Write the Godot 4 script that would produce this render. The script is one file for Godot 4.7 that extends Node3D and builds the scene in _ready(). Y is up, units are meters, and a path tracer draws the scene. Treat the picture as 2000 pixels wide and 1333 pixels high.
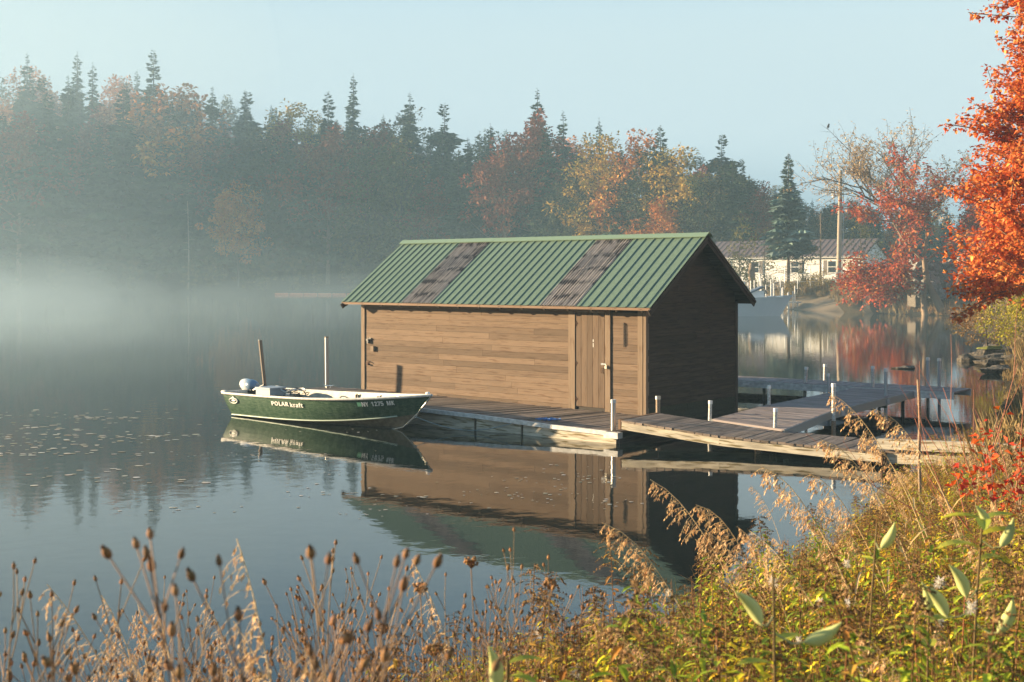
extends Node3D
# Misty autumn lake: boathouse, moored skiff, docks, far forest, wild plants on the near bank.
# Metres, y up, the camera stands over (0, 2.92, 0) and looks along -z; the lake surface is y = 0.

const EYE := 2.92
const EXPOSURE := 5.0
const SUN_TRAVEL := Vector3(0.959, -0.155, 0.286)
const HOUSE_AT := Vector3(2.62, 0, -24.7)
const HOUSE_TURN := -40.62

var rng := RandomNumberGenerator.new()
var M := {}
var wood_front: Array = []
var wood_gable_shaded: Array = []
var wood_deck: Array = []
var wood_gang: Array = []
var wood_pale: Array = []


# ---------------------------------------------------------------- mesh builder
class MB:
	var v := PackedVector3Array()
	var n := PackedVector3Array()
	var c := PackedColorArray()
	var uv := PackedVector2Array()
	var col := Color(1, 1, 1)

	func add(a: Vector3, b: Vector3, d: Vector3, na: Vector3, nb: Vector3, nd: Vector3, ua := Vector2.ZERO, ub := Vector2.ZERO, ud := Vector2.ZERO) -> void:
		if (d - a).cross(b - a).dot(na + nb + nd) < 0.0:
			v.append(a); v.append(d); v.append(b)
			n.append(na); n.append(nd); n.append(nb)
			uv.append(ua); uv.append(ud); uv.append(ub)
		else:
			v.append(a); v.append(b); v.append(d)
			n.append(na); n.append(nb); n.append(nd)
			uv.append(ua); uv.append(ub); uv.append(ud)
		c.append(col); c.append(col); c.append(col)

	func tri(a: Vector3, b: Vector3, d: Vector3) -> void:
		var m := (d - a).cross(b - a).normalized()
		v.append(a); v.append(b); v.append(d)
		n.append(m); n.append(m); n.append(m)
		c.append(col); c.append(col); c.append(col)
		uv.append(Vector2(a.x, a.y)); uv.append(Vector2(b.x, b.y)); uv.append(Vector2(d.x, d.y))

	# a flat four-sided face with its outward side given
	func quad(a: Vector3, b: Vector3, d: Vector3, e: Vector3, out: Vector3, ua := Vector2.ZERO, ub := Vector2.ZERO, ud := Vector2.ZERO, ue := Vector2.ZERO) -> void:
		var m := (d - a).cross(b - e)
		if m.length() < 1e-12:
			m = out
		m = m.normalized()
		if m.dot(out) < 0.0:
			m = -m
		add(a, b, d, m, m, m, ua, ub, ud)
		add(a, d, e, m, m, m, ua, ud, ue)

	# box with its texture running along the longest side
	func box(x: Transform3D, s: Vector3, off := Vector2.ZERO) -> void:
		var h := s * 0.5
		var long := 0 if s.x >= s.y and s.x >= s.z else (1 if s.y >= s.z else 2)
		for axis in 3:
			var p := (axis + 1) % 3
			var q := (axis + 2) % 3
			var first := p
			var second := q
			if q == long:
				first = q
				second = p
			for sg in [-1.0, 1.0]:
				var pts: Array = []
				var us: Array = []
				for k in [[-1.0, -1.0], [1.0, -1.0], [1.0, 1.0], [-1.0, 1.0]]:
					var l := Vector3.ZERO
					l[axis] = h[axis] * sg
					l[p] = h[p] * k[0]
					l[q] = h[q] * k[1]
					us.append(Vector2(l[first] / 2.4, l[second] / 0.5) + off)
					pts.append(x * l)
				var o := Vector3.ZERO
				o[axis] = sg
				quad(pts[0], pts[1], pts[2], pts[3], x.basis * o, us[0], us[1], us[2], us[3])

	# flat outline in the x-y plane pushed along z by depth
	func slab(x: Transform3D, outline: PackedVector2Array, depth: float, off := Vector2.ZERO) -> void:
		var ids := Geometry2D.triangulate_polygon(outline)
		var f := x.basis * Vector3(0, 0, 1)
		for k in range(0, ids.size(), 3):
			for z in [0.0, depth]:
				var t: Array = []
				var u: Array = []
				for j in 3:
					var w := outline[ids[k + j]]
					t.append(x * Vector3(w.x, w.y, z))
					u.append(Vector2(w.x / 2.4, w.y / 0.5) + off)
				var nn := f if (z > 0.0) == (depth > 0.0) else -f
				add(t[0], t[1], t[2], nn, nn, nn, u[0], u[1], u[2])
		var mid := Vector2.ZERO
		for w in outline:
			mid += w / outline.size()
		for k in outline.size():
			var a := outline[k]
			var b := outline[(k + 1) % outline.size()]
			var e := (b - a).normalized()
			var side := Vector3(e.y, -e.x, 0)
			if side.dot(Vector3((a.x + b.x) * 0.5 - mid.x, (a.y + b.y) * 0.5 - mid.y, 0)) < 0.0:
				side = -side
			quad(x * Vector3(a.x, a.y, 0), x * Vector3(b.x, b.y, 0), x * Vector3(b.x, b.y, depth), x * Vector3(a.x, a.y, depth), x.basis * side, off, off + Vector2(0.2, 0), off + Vector2(0.2, 0.05), off + Vector2(0, 0.05))

	func tube(pts: PackedVector3Array, rad: PackedFloat32Array, sides := 6, cap := true) -> void:
		var rings: Array = []
		var norms: Array = []
		var ref := Vector3(0.31, 0.2, 0.93).normalized()
		for i in pts.size():
			var t: Vector3
			if i == 0:
				t = pts[1] - pts[0]
			elif i == pts.size() - 1:
				t = pts[i] - pts[i - 1]
			else:
				t = pts[i + 1] - pts[i - 1]
			t = t.normalized()
			if absf(t.dot(ref)) > 0.97:
				ref = Vector3(0.9, 0.1, 0.3).normalized()
			var a := t.cross(ref).normalized()
			var b := t.cross(a).normalized()
			var rr := PackedVector3Array()
			var nn := PackedVector3Array()
			for k in sides:
				var g := TAU * k / sides
				var d := a * cos(g) + b * sin(g)
				nn.append(d)
				rr.append(pts[i] + d * rad[i])
			rings.append(rr)
			norms.append(nn)
		var along := 0.0
		for i in pts.size() - 1:
			var next := along + pts[i].distance_to(pts[i + 1])
			for k in sides:
				var j := (k + 1) % sides
				var u0 := Vector2(along / 2.4, float(k) / sides * 0.4)
				var u1 := Vector2(along / 2.4, float(k + 1) / sides * 0.4)
				var u2 := Vector2(next / 2.4, float(k + 1) / sides * 0.4)
				var u3 := Vector2(next / 2.4, float(k) / sides * 0.4)
				add(rings[i][k], rings[i][j], rings[i + 1][j], norms[i][k], norms[i][j], norms[i + 1][j], u0, u1, u2)
				add(rings[i][k], rings[i + 1][j], rings[i + 1][k], norms[i][k], norms[i + 1][j], norms[i + 1][k], u0, u2, u3)
			along = next
		if cap:
			for e in [0, pts.size() - 1]:
				if rad[e] < 0.002:
					continue
				var d: Vector3 = (pts[0] - pts[1]).normalized() if e == 0 else (pts[e] - pts[e - 1]).normalized()
				for k in range(1, sides - 1):
					add(rings[e][0], rings[e][k], rings[e][k + 1], d, d, d)

	func rod(a: Vector3, b: Vector3, r0: float, r1: float, sides := 6, cap := true) -> void:
		tube(PackedVector3Array([a, b]), PackedFloat32Array([r0, r1]), sides, cap)

	# smooth egg round p
	func egg(x: Transform3D, r: Vector3, rows := 5, cols := 7) -> void:
		for i in rows:
			var t0 := PI * i / rows
			var t1 := PI * (i + 1) / rows
			for k in cols:
				var g0 := TAU * k / cols
				var g1 := TAU * (k + 1) / cols
				var q: Array = []
				var m: Array = []
				for w in [[t0, g0], [t0, g1], [t1, g1], [t1, g0]]:
					var u := Vector3(sin(w[0]) * cos(w[1]), cos(w[0]), sin(w[0]) * sin(w[1]))
					q.append(x * (u * r))
					m.append((x.basis * (u / r)).normalized())
				if i > 0:
					add(q[0], q[1], q[2], m[0], m[1], m[2])
				if i < rows - 1:
					add(q[0], q[2], q[3], m[0], m[2], m[3])

	# small leaf: two faces folded along the midrib
	func leaf(p: Vector3, dir: Vector3, up: Vector3, len: float, wid: float, fold := 0.25) -> void:
		var s := dir.cross(up).normalized() * wid * 0.5
		var mid := p + dir * len * 0.45
		var lift := up * wid * fold
		var tip := p + dir * len
		tri(p, mid + s + lift, tip)
		tri(p, tip, mid - s + lift)

	# larger leaf bent along its length, with rows of faces
	func blade(p: Vector3, dir: Vector3, up: Vector3, len: float, wid: float, bend: float, rows := 5, shape := 0.8) -> void:
		var s := dir.cross(up).normalized()
		var at := p
		var d := dir
		var u := up
		var l0 := p
		var r0 := p
		var c0 := p
		for i in range(1, rows + 1):
			var f := float(i) / rows
			d = d.rotated(s, -bend / rows)
			u = u.rotated(s, -bend / rows)
			at += d * len / rows
			var w := wid * 0.5 * pow(sin(PI * clampf(f * 0.93 + 0.04, 0.0, 1.0)), shape) if i < rows else 0.0
			var l := at + s * w + u * w * 0.3
			var r := at - s * w + u * w * 0.3
			if i == 1:
				tri(c0, l, at); tri(c0, at, r)
			elif i == rows:
				tri(l0, at, c0); tri(c0, at, r0)
			else:
				tri(l0, l, at); tri(l0, at, c0); tri(c0, at, r); tri(c0, r, r0)
			l0 = l
			r0 = r
			c0 = at

	func mesh() -> ArrayMesh:
		var a := []
		a.resize(Mesh.ARRAY_MAX)
		a[Mesh.ARRAY_VERTEX] = v
		a[Mesh.ARRAY_NORMAL] = n
		a[Mesh.ARRAY_COLOR] = c
		a[Mesh.ARRAY_TEX_UV] = uv
		var m := ArrayMesh.new()
		m.add_surface_from_arrays(Mesh.PRIMITIVE_TRIANGLES, a)
		return m


# ---------------------------------------------------------------- nodes
func thing(called: String, label: String, category: String, at := Vector3.ZERO, turn := 0.0, group := "") -> Node3D:
	var o := Node3D.new()
	o.name = called
	add_child(o, true)
	o.position = at
	o.rotation_degrees.y = turn
	tag(o, label, category, group)
	return o


func tag(o: Node3D, label: String, category: String, group := "") -> Node3D:
	o.set_meta("label", label)
	o.set_meta("category", category)
	if group:
		o.set_meta("group", group)
	return o


func part(parent: Node, called: String, mesh: Mesh, mat: Material, x := Transform3D()) -> MeshInstance3D:
	var o := MeshInstance3D.new()
	o.name = called
	o.mesh = mesh
	o.material_override = mat
	o.transform = x
	parent.add_child(o, true)
	return o


func structure(called: String, mesh: Mesh, mat: Material) -> MeshInstance3D:
	var o := part(self, called, mesh, mat)
	o.set_meta("kind", "structure")
	return o


func copy(o: Node3D, at: Vector3, turn: float, scale := Vector3.ONE, label := "", tilt := Vector3.ZERO) -> Node3D:
	var d: Node3D = o.duplicate()
	add_child(d, true)
	d.position = at
	d.rotation_degrees = Vector3(tilt.x, turn, tilt.z)
	d.scale = scale
	if label:
		d.set_meta("label", label)
	return d


func boxed(s: Vector3, x := Transform3D(), off := Vector2.ZERO) -> ArrayMesh:
	var m := MB.new()
	m.box(x, s, off)
	return m.mesh()


func T(x: float, y: float, z: float) -> Transform3D:
	return Transform3D(Basis(), Vector3(x, y, z))


func rf(a: float, b: float) -> float:
	return rng.randf_range(a, b)


func vary(c: Color, by: float) -> Color:
	var k := 1.0 + rf(-by, by)
	return Color(clampf(c.r * k * (1.0 + rf(-by, by) * 0.35), 0, 1), clampf(c.g * k, 0, 1), clampf(c.b * k * (1.0 + rf(-by, by) * 0.35), 0, 1))


func roff() -> Vector2:
	return Vector2(rf(0, 5), rf(0, 5))


# ---------------------------------------------------------------- materials
func plain(c: Color, rough := 0.7, metal := 0.0) -> StandardMaterial3D:
	var m := StandardMaterial3D.new()
	m.albedo_color = c.linear_to_srgb()
	m.roughness = rough
	m.metallic = metal
	return m


func leafy(back: float, rough := 0.6) -> StandardMaterial3D:
	var m := StandardMaterial3D.new()
	m.vertex_color_use_as_albedo = true
	m.roughness = rough
	m.metallic_specular = 0.3
	m.cull_mode = BaseMaterial3D.CULL_DISABLED
	if back > 0.0:
		m.backlight_enabled = true
		m.backlight = Color(back, back, back)
	return m


# streaked grain: u runs along the board
func grain(seed: int, lo: float, hi: float, blotch: float, tint := Color(1, 1, 1), stain := Color(1, 1, 1), stain_share := 0.0) -> ImageTexture:
	var im := Image.create(512, 512, false, Image.FORMAT_RGB8)
	var a := FastNoiseLite.new()
	a.seed = seed
	a.frequency = 0.05
	a.fractal_octaves = 3
	var b := FastNoiseLite.new()
	b.seed = seed + 7
	b.frequency = 0.012
	b.fractal_octaves = 4
	var k := FastNoiseLite.new()
	k.seed = seed + 13
	k.frequency = 0.02
	k.fractal_octaves = 3
	for y in 512:
		for x in 512:
			# the torus-free blend that makes both edges meet
			var fx := smoothstep(0.0, 90.0, float(x))
			var fy := smoothstep(0.0, 90.0, float(y))
			var g := a.get_noise_2d(x * 0.10, y * 2.6)
			var g2 := b.get_noise_2d(x * 0.5, y * 0.9)
			var g3 := k.get_noise_2d(x * 0.35, y)
			if fx < 1.0:
				g = lerpf(a.get_noise_2d((x + 512) * 0.10, y * 2.6), g, fx)
				g2 = lerpf(b.get_noise_2d((x + 512) * 0.5, y * 0.9), g2, fx)
				g3 = lerpf(k.get_noise_2d((x + 512) * 0.35, y), g3, fx)
			if fy < 1.0:
				g = lerpf(a.get_noise_2d(x * 0.10, (y + 512) * 2.6), g, fy)
				g2 = lerpf(b.get_noise_2d(x * 0.5, (y + 512) * 0.9), g2, fy)
			var t := clampf(0.5 + g * 0.5 + g2 * blotch, 0.0, 1.0)
			var l := lerpf(lo, hi, t)
			var c := Color(l * tint.r, l * tint.g, l * tint.b)
			if stain_share > 0.0:
				var w := smoothstep(0.25 - stain_share, 0.55 - stain_share, g3)
				c = c.lerp(Color(c.r * stain.r, c.g * stain.g, c.b * stain.b), w)
			im.set_pixel(x, y, c.linear_to_srgb())
	return ImageTexture.create_from_image(im)


func timber(t: Texture2D, c: Color, rough := 0.8, relief := 0.0) -> StandardMaterial3D:
	var m := plain(c, rough)
	m.albedo_texture = t
	m.metallic_specular = 0.3
	if relief > 0.0:
		m.heightmap_enabled = true
		m.heightmap_texture = t
		m.heightmap_scale = relief
	return m


func noise_tex(seed: int, freq: float, oct := 4, bump := 0.0, size := 512) -> NoiseTexture2D:
	var f := FastNoiseLite.new()
	f.seed = seed
	f.frequency = freq
	f.fractal_octaves = oct
	var t := NoiseTexture2D.new()
	t.width = size
	t.height = size
	t.seamless = true
	t.noise = f
	if bump > 0.0:
		t.as_normal_map = true
		t.bump_strength = bump
	return t


func mottled(seed: int, freq: float, a: Color, b: Color, rough: float, scale: float, relief := 0.0) -> StandardMaterial3D:
	var m := plain(Color(1, 1, 1), rough)
	var t := noise_tex(seed, freq, 5)
	var g := Gradient.new()
	g.set_color(0, a.linear_to_srgb())
	g.set_color(1, b.linear_to_srgb())
	g.set_offset(0, 0.25)
	g.set_offset(1, 0.75)
	t.color_ramp = g
	m.albedo_texture = t
	m.uv1_triplanar = true
	m.uv1_world_triplanar = true
	m.uv1_scale = Vector3(scale, scale, scale)
	m.metallic_specular = 0.3
	if relief > 0.0:
		m.heightmap_enabled = true
		m.heightmap_texture = noise_tex(seed, freq, 5)
		m.heightmap_scale = relief
	return m


func make_materials() -> void:
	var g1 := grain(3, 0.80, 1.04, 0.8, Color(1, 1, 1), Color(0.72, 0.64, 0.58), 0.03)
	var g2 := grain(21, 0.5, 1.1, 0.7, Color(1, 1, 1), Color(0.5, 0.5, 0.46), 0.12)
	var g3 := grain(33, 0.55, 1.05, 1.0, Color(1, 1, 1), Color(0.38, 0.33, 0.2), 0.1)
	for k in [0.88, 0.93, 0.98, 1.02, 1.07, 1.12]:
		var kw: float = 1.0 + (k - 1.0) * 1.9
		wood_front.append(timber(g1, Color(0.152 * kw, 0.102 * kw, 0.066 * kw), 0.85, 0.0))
		wood_gable_shaded.append(timber(g2, Color(0.056 * k, 0.036 * k, 0.023 * k), 0.8))  # same wood as the front, with the gable's shade put into the colour
		var kd: float = 1.0 + (k - 1.0) * 2.6
		wood_deck.append(timber(g2, Color(0.22 * kd, 0.168 * kd, 0.132 * kd), 0.7))
		wood_gang.append(timber(g2, Color(0.23 * k, 0.19 * k, 0.18 * k), 0.65))
		wood_pale.append(timber(g3, Color(0.50 * k, 0.44 * k, 0.34 * k), 0.8))
	M.trim = timber(g1, Color(0.195, 0.135, 0.086), 0.75)
	M.door = timber(g1, Color(0.14, 0.093, 0.06), 0.75)
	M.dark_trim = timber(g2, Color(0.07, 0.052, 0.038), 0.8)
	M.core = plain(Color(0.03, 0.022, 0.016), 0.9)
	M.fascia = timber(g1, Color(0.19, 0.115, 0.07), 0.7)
	M.roof_green = mottled(71, 0.02, Color(0.088, 0.132, 0.092), Color(0.115, 0.168, 0.118), 0.5, 0.9)
	M.roof_green.metallic_specular = 0.45
	M.roof_cap = plain(Color(0.15, 0.215, 0.145), 0.45)
	M.clear_panel = timber(skylight_print(), Color(1, 1, 1), 0.55)
	M.white_rim = mottled(5, 0.03, Color(0.42, 0.40, 0.37), Color(0.66, 0.64, 0.6), 0.5, 0.6)
	M.pipe = plain(Color(0.42, 0.40, 0.36), 0.4, 0.55)
	M.pipe_old = mottled(9, 0.05, Color(0.13, 0.085, 0.055), Color(0.34, 0.27, 0.2), 0.6, 2.0)
	M.white_cap = plain(Color(0.72, 0.70, 0.66), 0.5)
	M.white_pipe = mottled(73, 0.03, Color(0.34, 0.30, 0.25), Color(0.66, 0.65, 0.62), 0.5, 1.6)
	M.aluminium = plain(Color(0.36, 0.37, 0.37), 0.38, 0.7)
	M.steel_dark = plain(Color(0.03, 0.027, 0.025), 0.5, 0.4)
	M.rust = mottled(31, 0.06, Color(0.04, 0.02, 0.012), Color(0.12, 0.055, 0.025), 0.8, 6.0)
	M.chrome = plain(Color(0.75, 0.72, 0.66), 0.25, 0.9)
	M.gold_lock = plain(Color(0.8, 0.72, 0.55), 0.3, 0.7)
	M.boat_green = mottled(41, 0.03, Color(0.018, 0.048, 0.026), Color(0.040, 0.082, 0.045), 0.36, 0.5)
	M.boat_green.uv1_scale = Vector3(0.5, 2.6, 0.5)
	var scuffs: Gradient = M.boat_green.albedo_texture.color_ramp
	scuffs.add_point(0.62, Color(0.055, 0.10, 0.06).linear_to_srgb())
	scuffs.add_point(0.70, Color(0.16, 0.20, 0.14).linear_to_srgb())
	M.boat_bottom = mottled(43, 0.02, Color(0.10, 0.085, 0.055), Color(0.19, 0.16, 0.12), 0.5, 0.8)
	M.boat_inside = mottled(47, 0.02, Color(0.34, 0.30, 0.23), Color(0.52, 0.47, 0.38), 0.5, 0.8)
	M.boat_white = mottled(45, 0.03, Color(0.42, 0.40, 0.35), Color(0.66, 0.63, 0.57), 0.45, 0.8)
	M.strake = plain(Color(0.32, 0.38, 0.30), 0.4)
	M.decal_white = plain(Color(0.78, 0.75, 0.68), 0.5)
	M.sticker = plain(Color(0.16, 0.42, 0.24), 0.5)
	M.cowl = plain(Color(0.52, 0.54, 0.55), 0.28)
	M.cowl_blue = plain(Color(0.10, 0.16, 0.24), 0.3)
	M.black = plain(Color(0.015, 0.015, 0.016), 0.5)
	M.grey_box = plain(Color(0.24, 0.28, 0.31), 0.5)
	M.rope_blue = plain(Color(0.06, 0.15, 0.36), 0.7)
	M.rope_grey = plain(Color(0.16, 0.22, 0.24), 0.8)
	M.bark = mottled(51, 0.04, Color(0.045, 0.035, 0.027), Color(0.13, 0.105, 0.085), 0.9, 1.5)
	M.bark_pale = mottled(53, 0.04, Color(0.2, 0.17, 0.14), Color(0.4, 0.35, 0.3), 0.9, 1.5)
	M.bark_brown = mottled(57, 0.04, Color(0.13, 0.09, 0.06), Color(0.3, 0.22, 0.15), 0.9, 1.5)
	M.pole = mottled(59, 0.03, Color(0.28, 0.22, 0.16), Color(0.42, 0.34, 0.26), 0.9, 0.8)
	M.leaf = leafy(0.8)
	M.leaf_far = leafy(0.35, 0.8)
	M.needle = leafy(0.15, 0.8)
	M.stalk = leafy(0.4, 0.7)
	M.seed = leafy(0.0, 0.85)
	M.fluff = leafy(0.9, 0.9)
	M.wall_white = plain(Color(0.78, 0.76, 0.71), 0.6)
	M.roof_brown = plain(Color(0.13, 0.085, 0.075), 0.55)
	M.shutter = plain(Color(0.18, 0.15, 0.13), 0.6)
	M.window_glass = plain(Color(0.03, 0.035, 0.04), 0.08)
	M.footing = plain(Color(0.22, 0.21, 0.2), 0.9)
	M.far_boat = plain(Color(0.50, 0.53, 0.55), 0.35)
	M.far_boat_dark = plain(Color(0.2, 0.22, 0.24), 0.4)
	M.tarp = plain(Color(0.06, 0.085, 0.13), 0.6)
	M.boom = plain(Color(0.62, 0.16, 0.06), 0.6)
	M.galvanised = plain(Color(0.4, 0.41, 0.42), 0.5, 0.5)
	M.culvert = mottled(61, 0.05, Color(0.03, 0.028, 0.027), Color(0.08, 0.07, 0.06), 0.9, 1.0)
	M.stone = [mottled(63, 0.02, Color(0.16, 0.15, 0.14), Color(0.30, 0.28, 0.26), 0.9, 0.7, 2.0), mottled(64, 0.02, Color(0.12, 0.115, 0.11), Color(0.24, 0.23, 0.215), 0.9, 0.9, 2.0)]
	M.rock = mottled(65, 0.02, Color(0.05, 0.042, 0.034), Color(0.16, 0.135, 0.105), 0.9, 0.8, 3.0)
	M.earth = mottled(69, 0.03, Color(0.05, 0.04, 0.022), Color(0.14, 0.10, 0.05), 0.95, 1.0, 4.0)
	M.algae = mottled(70, 0.03, Color(0.018, 0.02, 0.011), Color(0.045, 0.043, 0.024), 0.85, 1.5)
	M.moss = mottled(67, 0.03, Color(0.09, 0.10, 0.02), Color(0.2, 0.2, 0.05), 0.95, 1.0)
	M.plumage = plain(Color(0.02, 0.019, 0.018), 0.7)
	M.water = water_material()
	M.ground = ground_material()


func skylight_print() -> ImageTexture:
	# weathered fibreglass: long streaks, bands of moss and painted shade where the purlins lie
	var im := Image.create(256, 512, false, Image.FORMAT_RGB8)
	var a := FastNoiseLite.new()
	a.seed = 77
	a.frequency = 0.03
	a.fractal_octaves = 4
	var b := FastNoiseLite.new()
	b.seed = 78
	b.frequency = 0.035
	b.fractal_octaves = 4
	for y in 512:
		for x in 256:
			var s := a.get_noise_2d(x * 2.0, y * 0.10)
			var g := b.get_noise_2d(x * 0.5, y * 0.5)
			var band := 0.0
			for k in 5:
				var d := absf(y - (44.0 + 100.0 * k) - 10.0 * g)
				band = maxf(band, 1.0 - smoothstep(4.0, 26.0, d))
			var dirt_and_shade := clampf(0.38 + s * 1.0 + g * 0.35 + band * (0.30 + g), 0.0, 1.0)
			var c := Color(0.40, 0.325, 0.26).lerp(Color(0.07, 0.058, 0.05), dirt_and_shade)
			im.set_pixel(x, y, c.linear_to_srgb())
	return ImageTexture.create_from_image(im)


func water_material() -> StandardMaterial3D:
	var m := plain(Color(0.008, 0.013, 0.012), 0.03)
	m.metallic_specular = 0.48
	m.normal_enabled = true
	m.normal_texture = noise_tex(91, 0.02, 5, 1.0)
	m.normal_scale = 0.11
	m.uv1_triplanar = true
	m.uv1_world_triplanar = true
	m.uv1_scale = Vector3(0.22, 0.22, 0.22)
	return m


func ground_material() -> StandardMaterial3D:
	var m := plain(Color(1, 1, 1), 0.95)
	m.vertex_color_use_as_albedo = true
	m.metallic_specular = 0.2
	var t := noise_tex(95, 0.03, 5)
	var g := Gradient.new()
	g.set_color(0, Color(0.55, 0.55, 0.55))
	g.set_color(1, Color(1, 1, 1))
	t.color_ramp = g
	m.albedo_texture = t
	m.uv1_triplanar = true
	m.uv1_world_triplanar = true
	m.uv1_scale = Vector3(0.6, 0.6, 0.6)
	m.heightmap_enabled = true
	m.heightmap_texture = noise_tex(96, 0.05, 5)
	m.heightmap_scale = 6.0
	return m


# ---------------------------------------------------------------- the place
func _ready() -> void:
	rng.seed = 20241
	camera_and_light()
	make_materials()
	land_and_water()
	mist()
	boathouse()
	house_dock()
	walkway_and_gangway()
	skiff()
	far_shore_buildings()
	forest()
	shore_trees()
	rocks_and_stones()
	maple_and_bush()
	floating_leaves()
	bank_plants()


func camera_and_light() -> void:
	var cam := Camera3D.new()
	cam.name = "camera"
	add_child(cam)
	cam.projection = Camera3D.PROJECTION_FRUSTUM
	cam.keep_aspect = Camera3D.KEEP_HEIGHT
	cam.near = 0.1
	cam.far = 2500.0
	cam.size = 2.0 * 0.1 * 666.5 / 2470.0
	cam.frustum_offset = Vector2(0.0, -0.1 * 126.5 / 2470.0)
	cam.position = Vector3(0, EYE, 0)
	cam.current = true
	var lens := CameraAttributesPhysical.new()
	lens.frustum_focal_length = 44.5
	lens.exposure_aperture = 6.0
	lens.frustum_focus_distance = 22.0
	var env := Environment.new()
	env.background_mode = Environment.BG_SKY
	env.tonemap_mode = Environment.TONE_MAPPER_LINEAR
	env.tonemap_exposure = EXPOSURE
	env.sdfgi_enabled = true
	env.ssao_enabled = true
	env.ssil_enabled = true
	env.volumetric_fog_enabled = true
	env.volumetric_fog_density = 0.0
	env.fog_enabled = true
	env.fog_density = 0.00098
	env.fog_light_color = Color(0.50, 0.78, 1.0).linear_to_srgb()
	var pano := PanoramaSkyMaterial.new()
	pano.panorama = sky_picture()
	pano.energy_multiplier = 1.0
	var sky := Sky.new()
	sky.sky_material = pano
	env.sky = sky
	var we := WorldEnvironment.new()
	we.name = "world_environment"
	we.environment = env
	we.camera_attributes = lens
	add_child(we)
	var sun := DirectionalLight3D.new()
	sun.name = "sun"
	add_child(sun)
	sun.basis = Basis.looking_at(SUN_TRAVEL.normalized(), Vector3.UP)
	sun.light_energy = 1.6
	sun.light_color = Color(1.0, 0.77, 0.48).linear_to_srgb()
	sun.light_angular_distance = 0.6
	sun.shadow_enabled = true


# air only: blue above, pale morning mist below, warmer round the sun
func sky_picture() -> ImageTexture:
	var w := 512
	var h := 256
	var im := Image.create(w, h, false, Image.FORMAT_RGBF)
	var f := FastNoiseLite.new()
	f.seed = 12
	f.frequency = 0.6
	f.fractal_octaves = 4
	var to_sun := -SUN_TRAVEL.normalized()
	for y in h:
		var el := PI * (0.5 - (y + 0.5) / h)
		for x in w:
			var az := TAU * ((x + 0.5) / w - 0.5)
			var d := Vector3(sin(az) * cos(el), sin(el), -cos(az) * cos(el))
			var e := rad_to_deg(el)
			var c := Color(0.27, 0.45, 0.54)
			c = c.lerp(Color(0.55, 0.68, 0.76), smoothstep(0.0, 7.0, e))
			c = c.lerp(Color(0.19, 0.45, 0.74), smoothstep(10.0, 19.0, e))
			c = c.lerp(Color(0.11, 0.25, 0.48), smoothstep(20.0, 80.0, e))
			var glow := exp(-pow(d.angle_to(to_sun) / 0.7, 1.5))
			c = c + Color(0.46, 0.34, 0.27) * glow
			var cl := f.get_noise_3d(d.x, d.y * 3.0, d.z) * 0.04
			c = c * (1.0 + cl)
			if e < 0.0:
				c = Color(0.12, 0.15, 0.15)
			im.set_pixel(x, y, Color(c.r, c.g, c.b) * (1.0 / EXPOSURE))
	return ImageTexture.create_from_image(im)


# the lake's edge seen from above: x and the distance ahead of the camera
var lake := PackedVector2Array([
	Vector2(-170, 4), Vector2(-30, 5.2), Vector2(-14, 6.2), Vector2(-6, 7.0), Vector2(-2, 7.6), Vector2(0, 8.3), Vector2(1.2, 9.6), Vector2(2.2, 11.4), Vector2(3.3, 13.4), Vector2(4.5, 15.8),
	Vector2(5.7, 18.3), Vector2(6.8, 20.6), Vector2(8.8, 24), Vector2(11.0, 28.5), Vector2(13.2, 34), Vector2(15.6, 41), Vector2(18.2, 48), Vector2(22.5, 58), Vector2(27, 71), Vector2(30.2, 80), Vector2(31.5, 86),
	Vector2(32, 93), Vector2(29.5, 97), Vector2(28, 101), Vector2(25, 111), Vector2(22.3, 112.5), Vector2(20.6, 117), Vector2(21.3, 124), Vector2(22.7, 140), Vector2(13.2, 162), Vector2(0, 186), Vector2(-18, 202), Vector2(-40, 213),
	Vector2(-70, 217), Vector2(-100, 217), Vector2(-170, 208)])


# metres from the water's edge, positive on land
func shore(x: float, d: float) -> float:
	var p := Vector2(x, d)
	var best := 1e9
	for k in lake.size():
		var a := lake[k]
		var ab := lake[(k + 1) % lake.size()] - a
		var t := clampf((p - a).dot(ab) / ab.length_squared(), 0.0, 1.0)
		best = minf(best, p.distance_squared_to(a + ab * t))
	best = sqrt(best)
	return -best if Geometry2D.is_point_in_polygon(p, lake) else best


var ground_noise := FastNoiseLite.new()


func hill_share(x: float, d: float) -> float:
	return smoothstep(124.0, 162.0, d - maxf(0.0, (x - 22.0) * 0.9))


func height_from(s: float, x: float, d: float) -> float:
	var bump := ground_noise.get_noise_2d(x * 2.0, d * 2.0)
	if s < 0.0:
		return maxf(s * 0.22, -1.6)
	var near_bank := minf(lerpf(0.22, 0.13, smoothstep(8.0, 14.0, d)) * s, 1.3) + 0.01 * maxf(0.0, s - 8.0) + bump * 0.12 * smoothstep(0.0, 2.0, s)
	var yard := 2.0 * smoothstep(0.0, 6.5, s) + 0.012 * s + bump * 0.25 * smoothstep(0.0, 3.0, s)
	# the road bank behind the stones
	yard += 2.0 * smoothstep(5.0, 12.0, s) * smoothstep(34.0, 40.0, x) * (1.0 - smoothstep(104.0, 112.0, d))
	var base := lerpf(near_bank, yard, smoothstep(30.0, 60.0, d))
	var slope := lerpf(0.46, 0.15, smoothstep(-75.0, 26.0, x))
	var hill := slope * minf(s, 48.0) + 0.05 * maxf(0.0, s - 48.0) + bump * 1.5 * smoothstep(0.0, 8.0, s)
	return lerpf(base, hill, hill_share(x, d))


func ground_y(x: float, d: float) -> float:
	return height_from(shore(x, d), x, d)


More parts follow.
